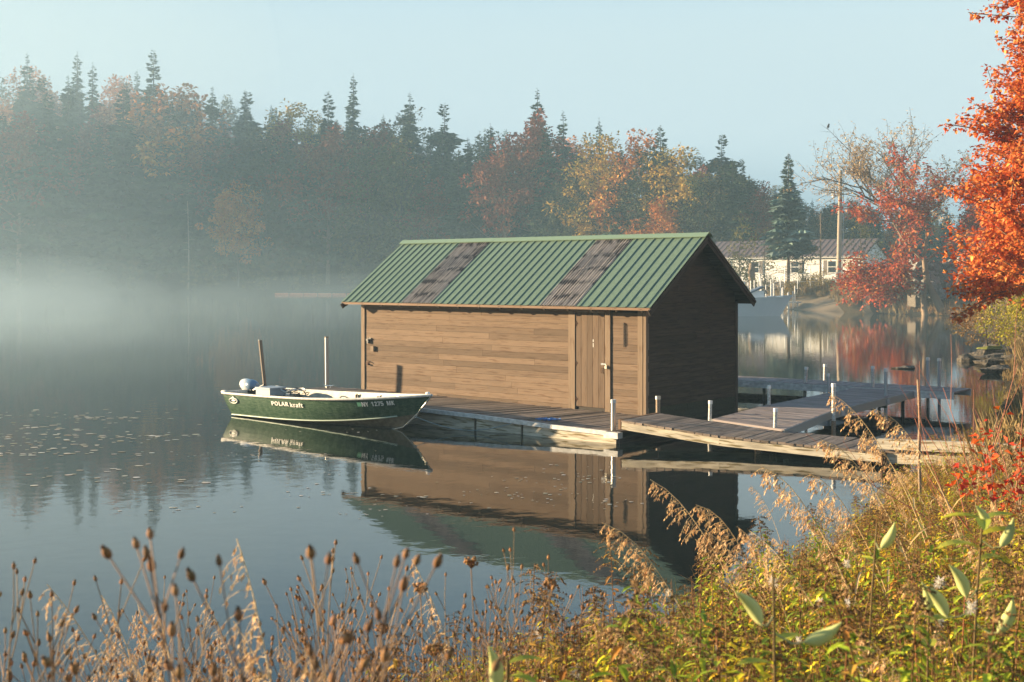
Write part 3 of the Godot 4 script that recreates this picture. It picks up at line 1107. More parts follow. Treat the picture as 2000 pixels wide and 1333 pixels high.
# ---------------------------------------------------------------- walkway to the bank, metal gangway and cross dock (world axes)
func walkway_and_gangway() -> void:
	var w := thing("plank_walkway", "old wooden plank walkway leading from the boathouse dock to the bank", "walkway")
	var edge := [Vector3(1.915, 0.432, -21.93), Vector3(3.42, 0.30, -20.8), Vector3(4.99, 0.252, -19.77), Vector3(5.66, 0.245, -19.30)]
	var back := Vector3(0.576, 0, -0.817)
	planks(w, edge, back, 1.36, 0.14, wood_deck, 0.036)
	for k in 3:
		part(w, "side_beam", along_box(edge[k] - Vector3(0, 0.10, 0), edge[k + 1] - Vector3(0, 0.10, 0), 0.135, 0.05), wood_pale[[2, 4, 3][k]])
		part(w, "side_beam", along_box(edge[k] - Vector3(0, 0.10, 0) + back * 1.33, edge[k + 1] - Vector3(0, 0.10, 0) + back * 1.33, 0.135, 0.05), wood_deck[1])
	part(w, "end_beam", along_box(edge[0] - Vector3(0, 0.085, 0) - back * 0.02 + Vector3(-0.04, 0, -0.03), edge[0] - Vector3(0.04, 0.085, 0.03) + back * 1.35, 0.17, 0.05), M.fascia)
	for k in [0.4, 1.0]:
		var q: Vector3 = edge[1] + back * k
		part(w, "pile", boxed(Vector3(0.09, 1.3, 0.09)), M.pipe_old, T(q.x + 0.4, -0.45, q.z + 0.3))
	# the second run with its bleached kerb log
	var s := thing("shore_walkway", "short plank landing with bleached timber kerb half hidden in the bank plants", "walkway")
	var e2 := [Vector3(5.70, 0.27, -19.28), Vector3(7.3, 0.36, -18.15)]
	planks(s, e2, back, 1.30, 0.15, wood_deck, 0.04)
	part(s, "side_beam", along_box(e2[0] - Vector3(0, 0.12, 0), e2[1] - Vector3(0, 0.12, 0), 0.16, 0.06), wood_pale[3])
	part(s, "kerb_timber", along_box(e2[0] + Vector3(-0.12, 0.10, 0.02), e2[1] + Vector3(0, 0.08, 0.05), 0.15, 0.13), wood_pale[5])
	part(s, "bracket", boxed(Vector3(0.07, 0.2, 0.08)), M.rust, T(5.66, 0.14, -19.25))
	# gangway ramp
	var g := thing("gangway", "grey plank gangway with metal side rails sloping from walkway to the far dock", "gangway")
	var r0 := Vector3(4.60, 0.30, -21.37)
	var r1 := Vector3(5.88, 0.42, -23.27)
	var l0 := Vector3(3.59, 0.33, -22.70)
	var l1 := Vector3(4.80, 0.42, -24.15)
	cross_planks(g, r0, r1, l0, l1, 22)
	part(g, "side_rail", along_box(r0 - Vector3(0, 0.05, 0), r1 - Vector3(0, 0.05, 0), 0.14, 0.035), M.aluminium)
	part(g, "side_rail", along_box(l0 - Vector3(0, 0.05, 0), l1 - Vector3(0, 0.05, 0), 0.14, 0.035), M.aluminium)
	# long metal dock beyond
	var n := thing("metal_dock", "long grey metal-framed dock running from the gangway to the cross dock", "dock")
	var r2 := Vector3(9.42, 0.42, -28.35)
	var l2 := Vector3(8.36, 0.42, -29.10)
	cross_planks(n, r1 + Vector3(0.01, 0, -0.02), r2, l1 + Vector3(0.01, 0, -0.02), l2, 44)
	var third := (r2 - r1) / 2.0
	for k in 2:
		part(n, "side_rail", along_box(r1 + third * k - Vector3(0, 0.055, 0), r1 + third * (k + 1) - Vector3(0.01, 0.055, 0), 0.15, 0.035), M.aluminium)
	part(n, "side_rail", along_box(l1 - Vector3(0, 0.055, 0), l2 - Vector3(0, 0.055, 0), 0.15, 0.035), M.aluminium)
	for k in [0.08, 0.5, 0.92]:
		var q: Vector3 = r1.lerp(r2, k)
		var q2: Vector3 = l1.lerp(l2, k)
		part(n, "leg_bracket", boxed(Vector3(0.10, 0.08, 0.05), Transform3D(Basis(Vector3.UP, 0.6), Vector3.ZERO)), M.galvanised, T(q.x + 0.02, 0.36, q.z + 0.01))
		part(n, "cross_beam", along_box(q - Vector3(0, 0.16, 0), q2 - Vector3(0, 0.16, 0), 0.06, 0.06), M.steel_dark)
		part(n, "leg", boxed(Vector3(0.05, 1.2, 0.05)), M.steel_dark, T(q.x - 0.15, -0.25, q.z))
	var c := thing("cross_dock", "pale metal-edged dock lying crosswise behind the boathouse and gangway end", "dock")
	var a := Vector3(4.55, 0.45, -30.40)
	var b := Vector3(9.35, 0.44, -26.75)
	var dirn := (b - a).normalized()
	var bk := Vector3(dirn.z, 0, -dirn.x)
	if bk.z > 0:
		bk = -bk
	cross_planks(c, a, b, a + bk * 1.15, b + bk * 1.15, 44)
	part(c, "side_rail", along_box(a - Vector3(0, 0.055, 0), a.lerp(b, 0.47) - Vector3(0, 0.055, 0), 0.15, 0.035), M.white_rim)
	part(c, "side_rail", along_box(a.lerp(b, 0.472) - Vector3(0, 0.055, 0), b - Vector3(0, 0.055, 0), 0.15, 0.035), M.white_rim)
	part(c, "side_rail", along_box(a + bk * 1.15 - Vector3(0, 0.055, 0), b + bk * 1.15 - Vector3(0, 0.055, 0), 0.15, 0.035), M.white_rim)
	for k in [0.25, 0.52, 0.8]:
		var q: Vector3 = a.lerp(b, k)
		part(c, "leg", boxed(Vector3(0.06, 1.3, 0.06)), M.steel_dark, T(q.x + bk.x * 0.3, -0.25, q.z + bk.z * 0.3))
	for k in [0.2, 0.62]:
		var q: Vector3 = a.lerp(b, k)
		part(c, "maker_plate", boxed(Vector3(0.16, 0.05, 0.01), Transform3D(Basis(Vector3.UP, atan2(-dirn.z, dirn.x)), Vector3.ZERO)), M.white_cap, T(q.x - bk.x * 0.024, 0.39, q.z - bk.z * 0.024))
	var lg := part(self, "added_log", along_box(Vector3(4.6, 0.03, -30.9), Vector3(8.2, 0.02, -28.6), 0.16, 0.2), M.rock)  # added log, stands in for the dark reflection under the dock
	tag(lg, "long brown log added for the dark reflection line under the cross dock", "log")
	# the pipes that hold the docks: place, height, lean, words
	var posts := [
		[Vector3(2.73, 0, -23.62), 0.67, 0.043, 1, Vector2(0, 0), "short rusty brown pipe post behind the walkway end by the dark gable"],
		[Vector3(3.56, 0, -22.86), 0.66, 0.032, 0, Vector2(0.03, 0), "white capped short pipe at the gangway's left foot"],
		[Vector3(4.48, 0, -21.62), 0.65, 0.032, 0, Vector2(0.03, 0), "white capped leaning short pipe at the gangway's right foot"],
		[Vector3(5.88, 0, -23.10), 0.95, 0.036, 2, Vector2(0, 0), "white pipe with wet brown foot standing at the bend of the gangway"],
		[Vector3(4.94, 0, -24.30), 0.81, 0.032, 0, Vector2(0, 0), "short white pipe beyond the gangway against open water"],
		[Vector3(6.72, 0, -29.10), 0.82, 0.036, 0, Vector2(0.06, 0), "leaning pipe at the front edge of the cross dock"],
		[Vector3(7.50, 0, -30.40), 0.79, 0.034, 0, Vector2(0.03, 0), "pipe on the far side of the cross dock, brightest cap"],
		[Vector3(6.76, 0, -27.00), 0.83, 0.026, 3, Vector2(0, 0), "thin bluish shaded pipe between gangway and cross dock"],
		[Vector3(7.98, 0, -27.95), 0.92, 0.034, 0, Vector2(0, 0), "pipe where the cross dock meets the long metal dock"],
		[Vector3(7.72, 0, -26.10), 1.00, 0.034, 3, Vector2(0, 0), "grey pipe halfway along the long metal dock's near rail"],
		[Vector3(9.25, 0, -28.10), 1.10, 0.036, 3, Vector2(0, 0), "tall grey pipe at the near corner of the metal dock's end"],
		[Vector3(9.72, 0, -28.75), 1.04, 0.036, 3, Vector2(0, 0), "outermost tall grey pipe past the metal dock's end"]]
	for k in posts.size():
		var p: Array = posts[k]
		var o := capped_post(p[0], p[1], p[2], [M.white_pipe, M.pipe_old, M.white_pipe, M.galvanised][p[3]], M.pipe if p[3] == 1 else M.white_cap, p[5], p[4])
		if k == 3:
			var foot := MB.new()
			foot.rod(Vector3(0, -0.2, 0), Vector3(0, 0.28, 0), 0.0385, 0.0375, 10)
			part(o, "stained_foot", foot.mesh(), M.pipe_old)


func planks(o: Node3D, edge: Array, back: Vector3, deep: float, pitch: float, mats: Array, thick: float) -> void:
	for k in edge.size() - 1:
		var a: Vector3 = edge[k]
		var b: Vector3 = edge[k + 1]
		var n := int(round(a.distance_to(b) / pitch))
		var t := (b - a).normalized()
		var side := (back - t * back.dot(t)).normalized()
		var up := t.cross(side)
		if up.y < 0:
			up = -up
		for q in n:
			var c := a.lerp(b, (q + 0.5) / n) + side * (deep * 0.5 - 0.05 + rf(-0.012, 0.012)) + up * (rf(-0.004, 0.005) - thick * 0.5)
			part(o, "plank", boxed(Vector3(a.distance_to(b) / n - 0.012, thick, deep), Transform3D(), roff()), mats[rng.randi() % 6], Transform3D(Basis(t, up, t.cross(up)).rotated(up, rf(-0.008, 0.008)), c))


# boards laid across between a right and a left edge
func cross_planks(o: Node3D, r0: Vector3, r1: Vector3, l0: Vector3, l1: Vector3, n: int) -> void:
	for q in n:
		var t0 := (q + 0.04) / n
		var t1 := (q + 0.96) / n
		var a := r0.lerp(r1, t0)
		var b := l0.lerp(l1, t0)
		var c := l0.lerp(l1, t1)
		var d := r0.lerp(r1, t1)
		var m := MB.new()
		var lift := Vector3(0, 0.026 + rf(-0.002, 0.002), 0)
		var dn := Vector3(0, -0.01, 0)
		var u := roff()
		var w := a.distance_to(b) / 2.4
		m.quad(a + lift, b + lift, c + lift, d + lift, Vector3.UP, u, u + Vector2(w, 0), u + Vector2(w, 0.2), u + Vector2(0, 0.2))
		m.quad(a + dn, b + dn, c + dn, d + dn, Vector3.DOWN)
		m.quad(a + lift, d + lift, d + dn, a + dn, a - b)
		m.quad(b + lift, c + lift, c + dn, b + dn, b - a)
		m.quad(a + lift, b + lift, b + dn, a + dn, a - d)
		m.quad(d + lift, c + lift, c + dn, d + dn, d - a)
		part(o, "plank", m.mesh(), wood_gang[rng.randi() % 6])


# ---------------------------------------------------------------- open aluminium skiff
# hull curves in its own axes: x towards the bow, z towards the viewer's side
func gun(s: float) -> Vector3:
	var b := 0.76 * (1.0 - pow(maxf(0.0, (s - 0.42) / 0.58), 2.3)) * (0.95 + 0.05 * smoothstep(0.0, 0.3, s))
	return Vector3(-2.76 + 5.40 * s, 0.475 + 0.06 * s + 0.17 * s * s * s, b)


func chine(s: float) -> Vector3:
	var b := 0.60 * (1.0 - pow(maxf(0.0, (s - 0.32) / 0.68), 2.0))
	return Vector3(-2.58 + 4.83 * s, 0.022 + 0.035 * s + 0.27 * pow(s, 3.2), b)


func keel(s: float) -> Vector3:
	return Vector3(-2.56 + 4.42 * s, -0.13 + 0.18 * pow(s, 7.0), 0.0)


func side_point(s: float, v: float, out := 0.0) -> Vector3:
	var g := gun(s)
	var c := chine(s)
	var p := g.lerp(c, v)
	p.z += 0.02 * sin(v * PI) + out
	return p


func mirror(p: Vector3) -> Vector3:
	return Vector3(p.x, p.y, -p.z)


func decal(boat: Node3D, mesh: Mesh, mat: Material, s0: float, s1: float, v: float, high: float, called: String) -> void:
	# lay a flat mark on the near side between two stations
	var a := side_point(s0, v)
	var b := side_point(s1, v)
	var t := (b - a).normalized()
	var up := (side_point((s0 + s1) / 2, v - 0.12) - side_point((s0 + s1) / 2, v + 0.12)).normalized()
	var n := t.cross(up).normalized()
	up = n.cross(t).normalized()
	var box := mesh.get_aabb()
	var sx := a.distance_to(b) / box.size.x
	var sy := high / box.size.y
	var mid := side_point((s0 + s1) / 2, v)
	var o := mid + n * 0.012
	var bas := Basis(t * sx, up * sy, n)
	part(boat, called, mesh, mat, Transform3D(bas, o - bas * Vector3(box.get_center().x, box.get_center().y, 0)))


func letters(text: String, heavy := 700, face := "Droid Sans") -> TextMesh:
	var f := SystemFont.new()
	f.font_names = PackedStringArray([face])
	f.font_weight = heavy
	var t := TextMesh.new()
	t.text = text
	t.font = f
	t.font_size = 32
	t.pixel_size = 0.01
	t.depth = 0.006
	t.curve_step = 2.0
	return t


func skiff() -> void:
	var place := HOUSE_AT + Basis(Vector3.UP, deg_to_rad(HOUSE_TURN)) * Vector3(-5.0, 0, 3.58)
	var b := thing("skiff", "small dark green open motorboat with white gunwale moored alongside the dock", "boat", place, HOUSE_TURN)
	var n := 26
	var side := MB.new()
	var bottom := MB.new()
	var inner := MB.new()
	for sg in [1.0, -1.0]:
		for i in n:
			var s0 := float(i) / n
			var s1 := float(i + 1) / n
			for k in 5:
				var v0 := k / 5.0
				var v1 := (k + 1) / 5.0
				var q := [side_point(s0, v0), side_point(s1, v0), side_point(s1, v1), side_point(s0, v1)]
				for j in 4:
					q[j].z *= sg
				side.quad(q[0], q[1], q[2], q[3], Vector3(0, -0.1, sg))
				for j in 4:
					q[j] += Vector3(0, 0.012, -0.022 * sg)
				if i < n - 2 and v1 < 0.95:
					inner.quad(q[0], q[1], q[2], q[3], Vector3(0, 0.1, -sg))
			for k in 3:
				var v0 := k / 3.0
				var v1 := (k + 1) / 3.0
				var q := [chine(s0).lerp(keel(s0), v0), chine(s1).lerp(keel(s1), v0), chine(s1).lerp(keel(s1), v1), chine(s0).lerp(keel(s0), v1)]
				for j in 4:
					q[j].z *= sg
				bottom.quad(q[0], q[1], q[2], q[3], Vector3(0, -1, 0.5 * sg))
	# transom
	var g0 := gun(0)
	var c0 := chine(0)
	side.quad(g0, mirror(g0), mirror(c0), c0, Vector3(-1, 0, 0))
	bottom.tri(c0, mirror(c0), keel(0))
	inner.quad(g0 + Vector3(0.03, 0, 0), mirror(g0) + Vector3(0.03, 0, 0), mirror(c0) + Vector3(0.03, 0, 0), c0 + Vector3(0.03, 0, 0), Vector3(1, 0, 0))
	# stem strip
	var stem := MB.new()
	stem.tube(PackedVector3Array([keel(0.9), keel(1.0) + Vector3(0.02, 0, 0), Vector3(2.02, 0.14, 0), chine(1.0) + Vector3(0.02, 0, 0), gun(1.0).lerp(chine(1.0), 0.5) + Vector3(0.015, 0, 0), gun(1.0) + Vector3(0.02, 0, 0)]), PackedFloat32Array([0.012, 0.015, 0.017, 0.017, 0.015, 0.015]), 6)
	part(b, "hull_side", side.mesh(), M.boat_green)
	part(b, "hull_bottom", bottom.mesh(), M.boat_bottom)
	part(b, "inner_skin", inner.mesh(), M.boat_inside)
	part(b, "stem", stem.mesh(), M.pipe)
	for sg in [1.0, -1.0]:
		var gp := PackedVector3Array()
		var cp := PackedVector3Array()
		for i in n + 1:
			var s := float(i) / n
			var p := gun(s)
			p.z = (p.z + 0.008) * sg
			gp.append(p)
			if s <= 0.93:
				var q := chine(s) + Vector3(0, 0.01, 0.012)
				q.z *= sg
				cp.append(q)
		var gm := MB.new()
		gm.tube(gp, fill(0.026, gp.size()), 8)
		part(b, "gunwale", gm.mesh(), M.boat_white)
		var cm := MB.new()
		cm.tube(cp, fill(0.016, cp.size()), 6)
		part(b, "chine_strake", cm.mesh(), M.strake)
	var tr := MB.new()
	tr.box(T(-2.75, 0.48, 0), Vector3(0.06, 0.05, 1.44))
	part(b, "transom_cap", tr.mesh(), M.boat_white)
	for sg in [1.0, -1.0]:
		var hm := MB.new()
		hm.egg(T(-2.72, 0.505, 0.70 * sg), Vector3(0.11, 0.035, 0.05), 5, 8)
		part(b, "corner_cap", hm.mesh(), M.boat_white)
	# benches, floor, bow deck
	part(b, "floor", boxed(Vector3(2.6, 0.02, 0.86)), M.boat_inside, T(-1.2, 0.09, 0))
	for p in [[-2.05, 0.40, 1.30], [-0.65, 0.38, 1.34], [0.75, 0.40, 1.0]]:
		part(b, "bench", boxed(Vector3(0.30, 0.03, p[2])), M.boat_inside, T(p[0], p[1], 0))
	var dk := MB.new()
	dk.tri(gun(0.9) + Vector3(0, 0.004, -0.01), gun(1.0) + Vector3(0, 0.004, 0), mirror(gun(0.9)) + Vector3(0, 0.004, 0.01))
	part(b, "bow_deck", dk.mesh(), M.boat_white)
	var lm := MB.new()
	lm.egg(T(2.55, 0.735, 0), Vector3(0.055, 0.03, 0.04), 5, 8)
	lm.rod(Vector3(2.55, 0.69, 0), Vector3(2.55, 0.72, 0), 0.02, 0.02, 6)
	part(b, "bow_lamp", lm.mesh(), M.white_cap)
	var eye := MB.new()
	eye.tube(arc(Vector3(2.22, 0.29, 0), 0.035, 0, TAU, 12), fill(0.008, 12), 5, false)
	part(b, "bow_ring", eye.mesh(), M.chrome)
	for x in [-0.15, 0.55, 1.25]:
		var om := MB.new()
		om.box(Transform3D(Basis(), Vector3(x, gun((x + 2.76) / 5.4).y - 0.07, -gun((x + 2.76) / 5.4).z + 0.05)), Vector3(0.07, 0.08, 0.03))
		om.tube(arc(Vector3(x, gun((x + 2.76) / 5.4).y - 0.06, -gun((x + 2.76) / 5.4).z + 0.07), 0.04, 0, TAU, 10, 1.3), fill(0.009, 10), 5, false)
		part(b, "oarlock", om.mesh(), M.steel_dark if x < 0.0 else M.chrome)
	# the lettering on the near side
	decal(b, letters("POLAR", 900), M.decal_white, 0.305, 0.405, 0.27, 0.085, "lettering")
	decal(b, letters("kraft", 900), M.decal_white, 0.415, 0.485, 0.29, 0.095, "lettering")
	decal(b, letters("NY"), M.decal_white, 0.762, 0.789, 0.24, 0.095, "registration_lettering")
	decal(b, letters("1275"), M.decal_white, 0.80, 0.847, 0.24, 0.095, "registration_lettering")
	decal(b, letters("MK"), M.decal_white, 0.860, 0.887, 0.24, 0.095, "registration_lettering")
	var st := BoxMesh.new()
	st.size = Vector3(0.1, 0.08, 0.004)
	decal(b, st, M.sticker, 0.744, 0.760, 0.24, 0.085, "sticker")
	# oval badge with a white bear lying on a floe
	var om := MB.new()
	var pts := PackedVector3Array()
	for k in 25:
		var t := TAU * k / 24.0
		pts.append(Vector3(cos(t) * 0.15, sin(t) * 0.075, 0))
	om.tube(pts, fill(0.014, 25), 5, false)
	om.slab(T(0, 0, 0), PackedVector2Array([Vector2(-0.075, 0.0), Vector2(-0.05, 0.04), Vector2(0.0, 0.045), Vector2(0.03, 0.03), Vector2(0.09, 0.025), Vector2(0.08, 0.0), Vector2(0.05, 0.005), Vector2(0.04, -0.02), Vector2(-0.04, -0.02)]), 0.006)
	om.slab(T(0, 0, 0), PackedVector2Array([Vector2(-0.03, 0.088), Vector2(0.0, 0.145), Vector2(0.03, 0.088)]), 0.006)
	decal(b, om.mesh(), M.decal_white, 0.035, 0.09, 0.26, 0.17, "badge")
	# outboard motor
	var mo := thing("outboard_motor", "small silver and blue outboard motor clamped to the green boat's stern", "outboard motor", place + Basis(Vector3.UP, deg_to_rad(HOUSE_TURN)) * Vector3(-2.78, 0, 0.0), HOUSE_TURN)
	var cw := MB.new()
	cw.egg(Transform3D(Basis(Vector3(0, 0, 1), -0.22), Vector3(-0.06, 0.585, 0)), Vector3(0.24, 0.135, 0.14), 9, 14)
	part(mo, "cowl", cw.mesh(), M.cowl)
	cw = MB.new()
	cw.egg(Transform3D(Basis(Vector3(0, 0, 1), -0.15), Vector3(0.08, 0.595, 0)), Vector3(0.19, 0.12, 0.137), 9, 14)
	part(mo, "cowl_front", cw.mesh(), M.cowl_blue)
	cw = MB.new()
	cw.box(T(0.0, 0.475, 0), Vector3(0.30, 0.07, 0.17))
	part(mo, "lower_cowl", cw.mesh(), M.black)
	cw = MB.new()
	cw.box(T(-0.12, 0.0, 0), Vector3(0.13, 0.95, 0.08))
	cw.egg(T(-0.14, -0.5, 0), Vector3(0.22, 0.06, 0.06), 6, 8)
	part(mo, "leg", cw.mesh(), M.cowl)
	cw = MB.new()
	cw.box(T(0.08, 0.40, 0), Vector3(0.10, 0.16, 0.2))
	part(mo, "clamp", cw.mesh(), M.steel_dark)
	cw = MB.new()
	cw.rod(Vector3(0.20, 0.50, 0.05), Vector3(0.44, 0.58, 0.07), 0.022, 0.02, 7)
	cw.rod(Vector3(0.24, 0.44, 0.0), Vector3(0.25, 0.64, 0.0), 0.014, 0.014, 6)
	part(mo, "tiller_arm", cw.mesh(), M.pipe)
	cw = MB.new()
	cw.rod(Vector3(0.44, 0.58, 0.07), Vector3(0.60, 0.635, 0.08), 0.026, 0.024, 8)
	part(mo, "tiller_grip", cw.mesh(), M.black)
	# gear on the stern bench
	var at := func(x: float, z: float) -> Vector3: return place + Basis(Vector3.UP, deg_to_rad(HOUSE_TURN)) * Vector3(x, 0, z)
	var bx := thing("storage_box", "grey plastic storage box on the boat's rear bench", "box", at.call(-1.95, 0.1), HOUSE_TURN)
	part(bx, "tub", boxed(Vector3(0.46, 0.16, 0.40)), M.grey_box, T(0, 0.50, 0))
	part(bx, "lid", boxed(Vector3(0.49, 0.03, 0.43)), M.grey_box, T(0, 0.592, 0))
	var gr := thing("folded_net", "dark bundled landing net beside the grey box in the boat", "net", at.call(-1.45, -0.1), HOUSE_TURN)
	var gm := MB.new()
	var loop := PackedVector3Array()
	for k in 19:
		var t := TAU * k / 18.0
		loop.append(Vector3(cos(t) * 0.27, 0.56 + 0.02 * sin(t * 3.0), sin(t) * 0.24))
	gm.tube(loop, fill(0.013, 19), 5, false)
	part(gr, "hoop", gm.mesh(), M.pipe)
	gm = MB.new()
	for k in 40:
		var p := Vector3(rf(-0.3, 0.32), rf(0.42, 0.55), rf(-0.22, 0.25))
		gm.rod(p, p + Vector3(rf(-0.18, 0.18), rf(-0.05, 0.08), rf(-0.15, 0.15)), 0.012, 0.007, 4)
	part(gr, "mesh_bag", gm.mesh(), M.black)
	# mooring lines
	var ln := MB.new()
	var p0: Vector3 = at.call(2.24, 0.0) + Vector3(0, 0.27, 0)
	var p1: Vector3 = HOUSE_AT + Basis(Vector3.UP, deg_to_rad(HOUSE_TURN)) * Vector3(-0.95, 0.27, 2.62)
	var lp := PackedVector3Array()
	for k in 17:
		var t := k / 16.0
		lp.append(p0.lerp(p1, t) - Vector3(0, 0.22 * sin(PI * t), 0))
	ln.tube(lp, fill(0.007, 17), 5)
	tag(part(self, "mooring_line", ln.mesh(), M.rope_grey), "thin slack line from the boat's bow ring to the dock", "rope")


# a closed plain boat hull for the far shore
func simple_hull(len: float, beam: float, high: float) -> ArrayMesh:
	var m := MB.new()
	var n := 16
	for sg in [1.0, -1.0]:
		for i in n:
			var q: Array = []
			for e in [[0, 0.0], [1, 0.0], [1, 1.0], [0, 1.0]]:
				var s := float(i + e[0]) / n
				var top := Vector3(-len / 2 + len * s, high * (0.82 + 0.18 * s * s), sg * beam / 2 * (1.0 - pow(maxf(0, (s - 0.4) / 0.6), 2.2)))
				var bot := Vector3(-len / 2 + len * 0.86 * s, -0.15, sg * beam / 2 * 0.72 * (1.0 - pow(maxf(0, (s - 0.3) / 0.7), 1.8)))
				q.append(top.lerp(bot, e[1]))
			m.quad(q[0], q[1], q[2], q[3], Vector3(0, 0, sg))
			m.quad(q[0] - Vector3(0, 0.06, 0), q[1] - Vector3(0, 0.06, 0), Vector3(q[1].x, q[1].y - 0.06, 0), Vector3(q[0].x, q[0].y - 0.06, 0), Vector3.UP)
	m.quad(Vector3(-len / 2, high * 0.82, beam / 2), Vector3(-len / 2, high * 0.82, -beam / 2), Vector3(-len / 2, -0.15, -beam * 0.36), Vector3(-len / 2, -0.15, beam * 0.36), Vector3(-1, 0, 0))
	return m.mesh()


# ---------------------------------------------------------------- across the cove
func far_shore_buildings() -> void:
	var hx := 29.0
	var hd := 130.0
	var base := 2.3
	var turn := -40.0
	var h := thing("bungalow", "long low white bungalow with brown metal roof behind the far fence", "house", Vector3(hx, base, -hd), turn)
	var L := 17.5
	part(h, "wall", boxed(Vector3(L, 2.6, 5.6)), M.wall_white, T(0, 1.25, 0))
	part(h, "footing", boxed(Vector3(L + 0.1, 0.5, 5.7)), M.footing, T(0, -0.15, 0))
	for k in 16:
		part(h, "siding_board", boxed(Vector3(L + 0.02, 0.13, 0.03)), M.wall_white, Transform3D(Basis(Vector3(1, 0, 0), -0.12), Vector3(0, 0.2 + k * 0.145, 2.812)))
	for s in [1.0, -1.0]:
		var b := Basis(Vector3(1, 0, 0), s * 0.5)
		var rp := part(h, "roof", boxed(Vector3(L + 0.9, 0.06, 3.75)), M.roof_brown, Transform3D(b, Vector3(0, 3.42, s * 1.62)))
		for q in 30:
			part(rp, "roof_rib", boxed(Vector3(0.06, 0.05, 3.74)), M.roof_brown, T(-L / 2 - 0.35 + q * (L + 0.7) / 29.0, 0.05, 0))
	part(h, "fascia", boxed(Vector3(L + 0.8, 0.16, 0.04)), M.wall_white, T(0, 2.52, 3.22))
	for s in [1.0, -1.0]:
		var gm := MB.new()
		gm.slab(Transform3D(Basis(Vector3(0, 0, -1), Vector3(0, 1, 0), Vector3(1, 0, 0)), Vector3(s * (L / 2 - 0.06) - 0.03, 0, 0)), PackedVector2Array([Vector2(-2.8, 2.5), Vector2(2.8, 2.5), Vector2(0, 4.1)]), 0.06)
		part(h, "gable", gm.mesh(), M.wall_white)
	for x in [-6.6, -2.9, 1.6, 5.6]:
		var w := part(h, "window", boxed(Vector3(0.95, 1.25, 0.06)), M.wall_white, T(x, 1.55, 2.85))
		part(w, "pane", boxed(Vector3(0.8, 0.52, 0.02)), M.window_glass, T(0, 0.29, 0.035))
		part(w, "pane", boxed(Vector3(0.8, 0.52, 0.02)), M.window_glass, T(0, -0.29, 0.035))
		for s in [-0.72, 0.72]:
			part(h, "shutter", boxed(Vector3(0.36, 1.3, 0.05)), M.shutter, T(x + s, 1.55, 2.85))
	# pipe fence
	var f := thing("pipe_fence", "grey pipe and wire fence before the white bungalow", "fence")
	var fa := Vector2(20.9, 118.0)
	var fb := Vector2(31.2, 112.5)
	var tops := [1.5, 1.5, 2.6, 2.6, 2.6, 1.7, 2.5, 2.5, 1.5, 1.5, 1.6]
	for k in 11:
		var p := fa.lerp(fb, k / 10.0)
		var gy := ground_y(p.x, p.y)
		var m := MB.new()
		m.rod(Vector3(p.x, gy - 0.2, -p.y), Vector3(p.x, gy + tops[k], -p.y), 0.045, 0.045, 6)
		part(f, "fence_post", m.mesh(), M.galvanised)
		if k < 10:
			var q := fa.lerp(fb, (k + 1) / 10.0)
			var g2 := ground_y(q.x, q.y)
			for hgt in [0.3, 0.9, 1.4, minf(tops[k], tops[k + 1]) - 0.05]:
				m = MB.new()
				m.rod(Vector3(p.x, gy + hgt, -p.y), Vector3(q.x, g2 + hgt, -q.y), 0.022, 0.022, 5)
				part(f, "rail", m.mesh(), M.galvanised)
	# white stakes of the far docks
	var first: Node3D = null
	for k in 26:
		var px := 19.0 + k * 0.24 + rf(-0.07, 0.07)
		var pd := 112.0 + rf(-1.2, 1.2) - k * 0.02
		var top := 2.5 + rf(-0.6, 0.3) - (0.5 if k > 20 else 0.0)
		if first == null:
			first = thing("dock_stake", "slim white stake standing among the far docks by the white boat", "stake", Vector3(px, 0, -pd), 0, "white stakes of the far docks")
			var m := MB.new()
			m.rod(Vector3(0, -0.6, 0), Vector3(0, 1.0, 0), 0.05, 0.05, 6)
			part(first, "pipe", m.mesh(), M.white_cap)
			first.scale = Vector3(1, top, 1)
		else:
			copy(first, Vector3(px, 0, -pd), 0, Vector3(1, top, 1))
	var fd := thing("far_dock", "low pale dock reaching from the sand bank near the white boat", "dock", Vector3(22.0, 0, -112.0), 4)
	part(fd, "deck", boxed(Vector3(7.0, 0.12, 1.3)), M.white_pipe, T(0, 0.62, 0))
	for x in [-3.2, 0.0, 3.2]:
		part(fd, "leg", boxed(Vector3(0.12, 1.4, 0.12)), M.galvanised, T(x, 0.0, 0.5))
	# white motor boat
	var wb := thing("motorboat", "white motorboat with folded blue canopy moored across the cove", "boat", Vector3(17.1, 0, -93.0), -6)
	part(wb, "hull", simple_hull(7.0, 2.3, 1.55), M.far_boat)
	part(wb, "rub_rail", boxed(Vector3(4.0, 0.07, 2.36)), M.far_boat_dark, T(-1.4, 1.24, 0))
	part(wb, "console", boxed(Vector3(1.0, 0.5, 1.1)), M.far_boat, T(0.9, 1.6, 0))
	var ws := MB.new()
	ws.box(Transform3D(Basis(Vector3(0, 0, 1), 0.5), Vector3(1.5, 1.85, 0)), Vector3(0.05, 0.5, 1.3))
	part(wb, "windscreen", ws.mesh(), M.window_glass)
	var tp := MB.new()
	for k in 5:
		tp.rod(Vector3(-0.2 + k * 0.05, 1.55, -0.8 + k * 0.4), Vector3(1.3, 2.15, -0.5 + k * 0.25), 0.07, 0.09, 6)
	part(wb, "folded_canopy", tp.mesh(), M.tarp)
	part(wb, "foredeck", boxed(Vector3(1.1, 0.08, 1.2)), M.white_cap, T(2.2, 1.42, 0))
	# utility pole with its yard lamp
	var px := 29.6
	var pd := 114.0
	var gy := ground_y(px, pd)
	var pole := thing("utility_pole", "tall bare wooden utility pole carrying a yard lamp", "pole", Vector3(px, gy, -pd))
	var m := MB.new()
	m.rod(Vector3(-0.15, -0.5, 0), Vector3(0.05, 10.55, 0), 0.24, 0.16, 10)
	part(pole, "shaft", m.mesh(), M.pole)
	m = MB.new()
